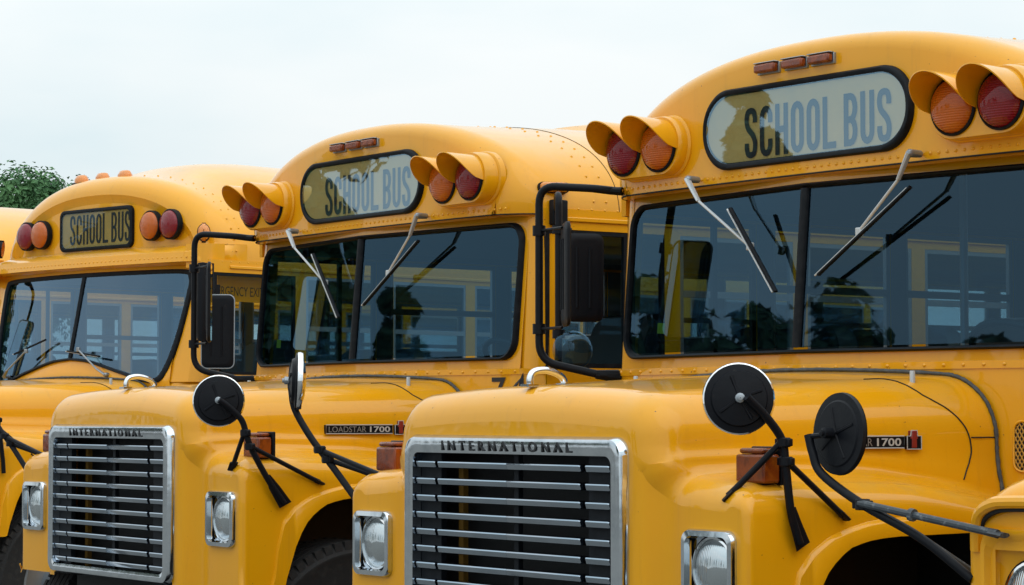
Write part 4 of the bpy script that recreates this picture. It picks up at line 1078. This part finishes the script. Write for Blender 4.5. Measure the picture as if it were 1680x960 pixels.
# bus at the right edge: same pressed body, painted headlamp surround, its own fender mirror
def build_plain_bus(name, loc, yaw):
    root = empty(name, loc, -R(yaw)); pm = 'paint_old'
    ZM = lambda z: z + .075 * min(1, max(0, (z - .8) / .3))
    front_shell(root, pm, lambda y: y, ZM, chrome_lamps=False, rr=.19, signals=False, hole_box=(.75, .95, .98, 1.19))
    yface = lambda x: 1.268 + .035 * (x / .95) ** 2
    prm = dict(half=1.205, eave=2.405, apex=[(0, 2.90), (9, 2.94)], yface=yface, zb=2.407, rtop=.11, rside=.22, stations=[1.55, 1.65, 1.8, 2.05, 2.4, 2.8],
               face=lambda x, z, zz, y: (x, y, zz), corner_y=1.46, win=(1.745, 2.345), door=(1.455, 2.16))
    outline, base, ring, rows = body(root, pm, prm)
    MB().box(-1.2, 1.2, 1.30, 1.45, .55, 1.78).box(-1.2, -1.1, 1.32, 1.46, 1.78, 2.407).box(1.1, 1.2, 1.32, 1.46, 1.78, 2.407).build('cowl', pm, root, bevel=.02)
    ws = group_part('windshield', root)
    MB().tube([(x, 1.33, z) for x, z in rrect(-1.1, 1.1, 1.79, 2.39, .08)], .02, 8, closed=True).build('rubber_seal', 'rubber', ws)
    L = rrect(-1.1, 1.1, 1.79, 2.39, .08); MB().add([(x, 1.33, z) for x, z in L], [tuple(range(len(L)))]).build('pane', 'glass', ws, smooth=0)
    # brow lip and shadow gap over the lamp panel
    for s in (1, -1):
        lip = spline([(s * 1.012, .058, 1.26), (s * 1.006, .052, 1.315), (s * .985, .042, 1.352), (s * .94, .034, 1.374), (s * .88, .032, 1.381), (s * .72, .032, 1.384)], 6)
        MB().tube(lip, .016, 10).build('brow_lip', pm, root)
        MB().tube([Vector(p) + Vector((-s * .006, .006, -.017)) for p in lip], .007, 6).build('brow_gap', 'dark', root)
    # fender mirror reaching out over the neighbour's wheel arch
    post = [(-1.535, .0, 1.535), (-1.52, .0, 1.49), (-1.485, 0, 1.435), (-1.34, 0, 1.362), (-1.16, .02, 1.285), (-1.03, .06, 1.19)]
    g = round_mirror(root, (-1.458, .035, 1.538), (-.12, -.99, .05), .108, post, [(-1.34, 0, 1.362)], [((-1.34, -.012, 1.366), (-.905, .015, 1.305)), ((-1.14, .025, 1.275), (-1.07, .25, 1.13))], rim=None, post_r=.0115, worn=True, dz=.35)
    MB().tube([(-1.535, .0, 1.530), (-1.458, .012, 1.538)], .007, 8).build('stub', 'black', g)
    a_, b_ = Vector((-1.34, -.012, 1.366)), Vector((-.905, .015, 1.305))
    MB().tube([a_.lerp(b_, .38), a_.lerp(b_, .41)], .016, 10).build('collar', 'black_worn', g)
    for s in (1, -1):
        wheel(root, s, .62); wheel(root, s, 7.0)
    return root
busE = build_plain_bus('school_bus', T_E, 53.5)

for b, lab in ((busC, 'yellow school bus with hooded lamps and slim wipers, standing beside the bus numbered 74'),
               (busB, 'yellow school bus with hooded lamps and fleet number 74 on its cowl'),
               (busA, 'yellow school bus with bare unhooded lamps, tall rounded cap and EMERGENCY EXIT header inside'),
               (busD, 'pale yellow school bus mostly hidden behind the bus with bare lamps, tree above it'),
               (busE, 'yellow school bus with painted headlamp surround and rimless black round mirror')):
    tag(b, lab, 'school bus', 'school buses parked in a row')

# ------------------------------------------------------------------ ground
gm = MB(); ysl = [-150, -40, 0, 7.787, 10.638, 15.02, 20, 60, 400]
gm.grid([[(x, y, max(-.25, min(.08, ground_z(x, y))) - .002) for x in (-400, -40, -10, 0, 10, 40, 400)] for y in ysl])
gobj = gm.build('ground', 'asphalt', None, smooth=60); gobj['kind'] = 'structure'

# ------------------------------------------------------------------ trees
def tree(loc, h, rx, label, mat='leaf', n=5200, seed=1, group='trees round the bus yard', crown_lo=.22, leaf=.2, spiky=False):
    rnd = random.Random(seed); root = empty('tree', loc)
    m = MB(); m.tube([(0, 0, -.05), (.05, .02, h * .3), (0, .06, h * .75)], [h * .035, h * .026, h * .006], 10)
    for k in range(9):
        a = rnd.uniform(0, 6.28); z = h * rnd.uniform(.25, .6); L = rx * rnd.uniform(.4, .8)
        m.tube([(0, .02, z), (math.cos(a) * L * .5, math.sin(a) * L * .5, z + L * .35), (math.cos(a) * L, math.sin(a) * L, z + L * .6)], [h * .012, h * .008, h * .003], 6)
    m.build('trunk', 'bark', root)
    cl = []
    for k in range(90 if mat == 'leaf' else 46):
        while True:
            p = Vector((rnd.uniform(-1, 1), rnd.uniform(-1, 1), rnd.uniform(-1, 1)))
            if p.length < 1: break
        zz = .5 + .5 * p.z; wz = 1.0 if not spiky else 1.15 - zz
        cl.append((Vector((p.x * rx * .86 * wz, p.y * rx * .86 * wz, h * lerp(crown_lo, .93, zz))), rx * rnd.uniform(.14, .30)))
    c = MB()
    for i in range(n):
        ctr, r = cl[rnd.randrange(len(cl))]
        d = Vector((rnd.gauss(0, 1), rnd.gauss(0, 1), rnd.gauss(0, .8))); d = d.normalized() * r * rnd.uniform(.35, 1.08)
        p = ctr + d; s_ = leaf * rnd.uniform(.6, 1.3)
        nrm = (d.normalized() + Vector((rnd.uniform(-.7, .7), rnd.uniform(-.7, .7), rnd.uniform(-.2, .9)))).normalized()
        a = nrm.orthogonal().normalized(); a = Matrix.Rotation(rnd.uniform(0, 6.28), 3, nrm) @ a; b = nrm.cross(a)
        c.add([p - a * s_ * .5, p - b * s_ * .26 + nrm * .03, p + a * s_ * .5, p + b * s_ * .26 + nrm * .03], [(0, 1, 2, 3)])
    c.build('crown', mat, root, smooth=0)
    tag(root, label, 'tree', group); return root
tree((-15.9, 78, 0), 10.1, 3.5, 'broad green leafy tree rising behind the roof of the bus with bare lamps', n=42000, seed=5, leaf=.19, crown_lo=.38)
# trees across the yard, seen mirrored in the windshields
k = 0
for (x, y, h, rx) in ((-35.5, 27.4, 9.0, 2.5), (-38.7, 6.2, 10.2, 2.7), (-38.6, 16.75, 9.2, .95), (-33.5, 36.5, 12, 4.2), (-39, 2.6, 9.2, 1.9), (-41, 20.2, 7.9, 2.4)):
    k += 1
    tree((x, y, 0), h, rx, ('tall broad', 'pointed', 'slim narrow', 'very tall pointed', 'squat broad', 'widest pointed')[k - 1] + ' dark evergreen tree mirrored in the bus windshields', 'leaf_dark', 9000, 20 + k, 'trees across the yard', leaf=.42, spiky=(k % 2 == 0))
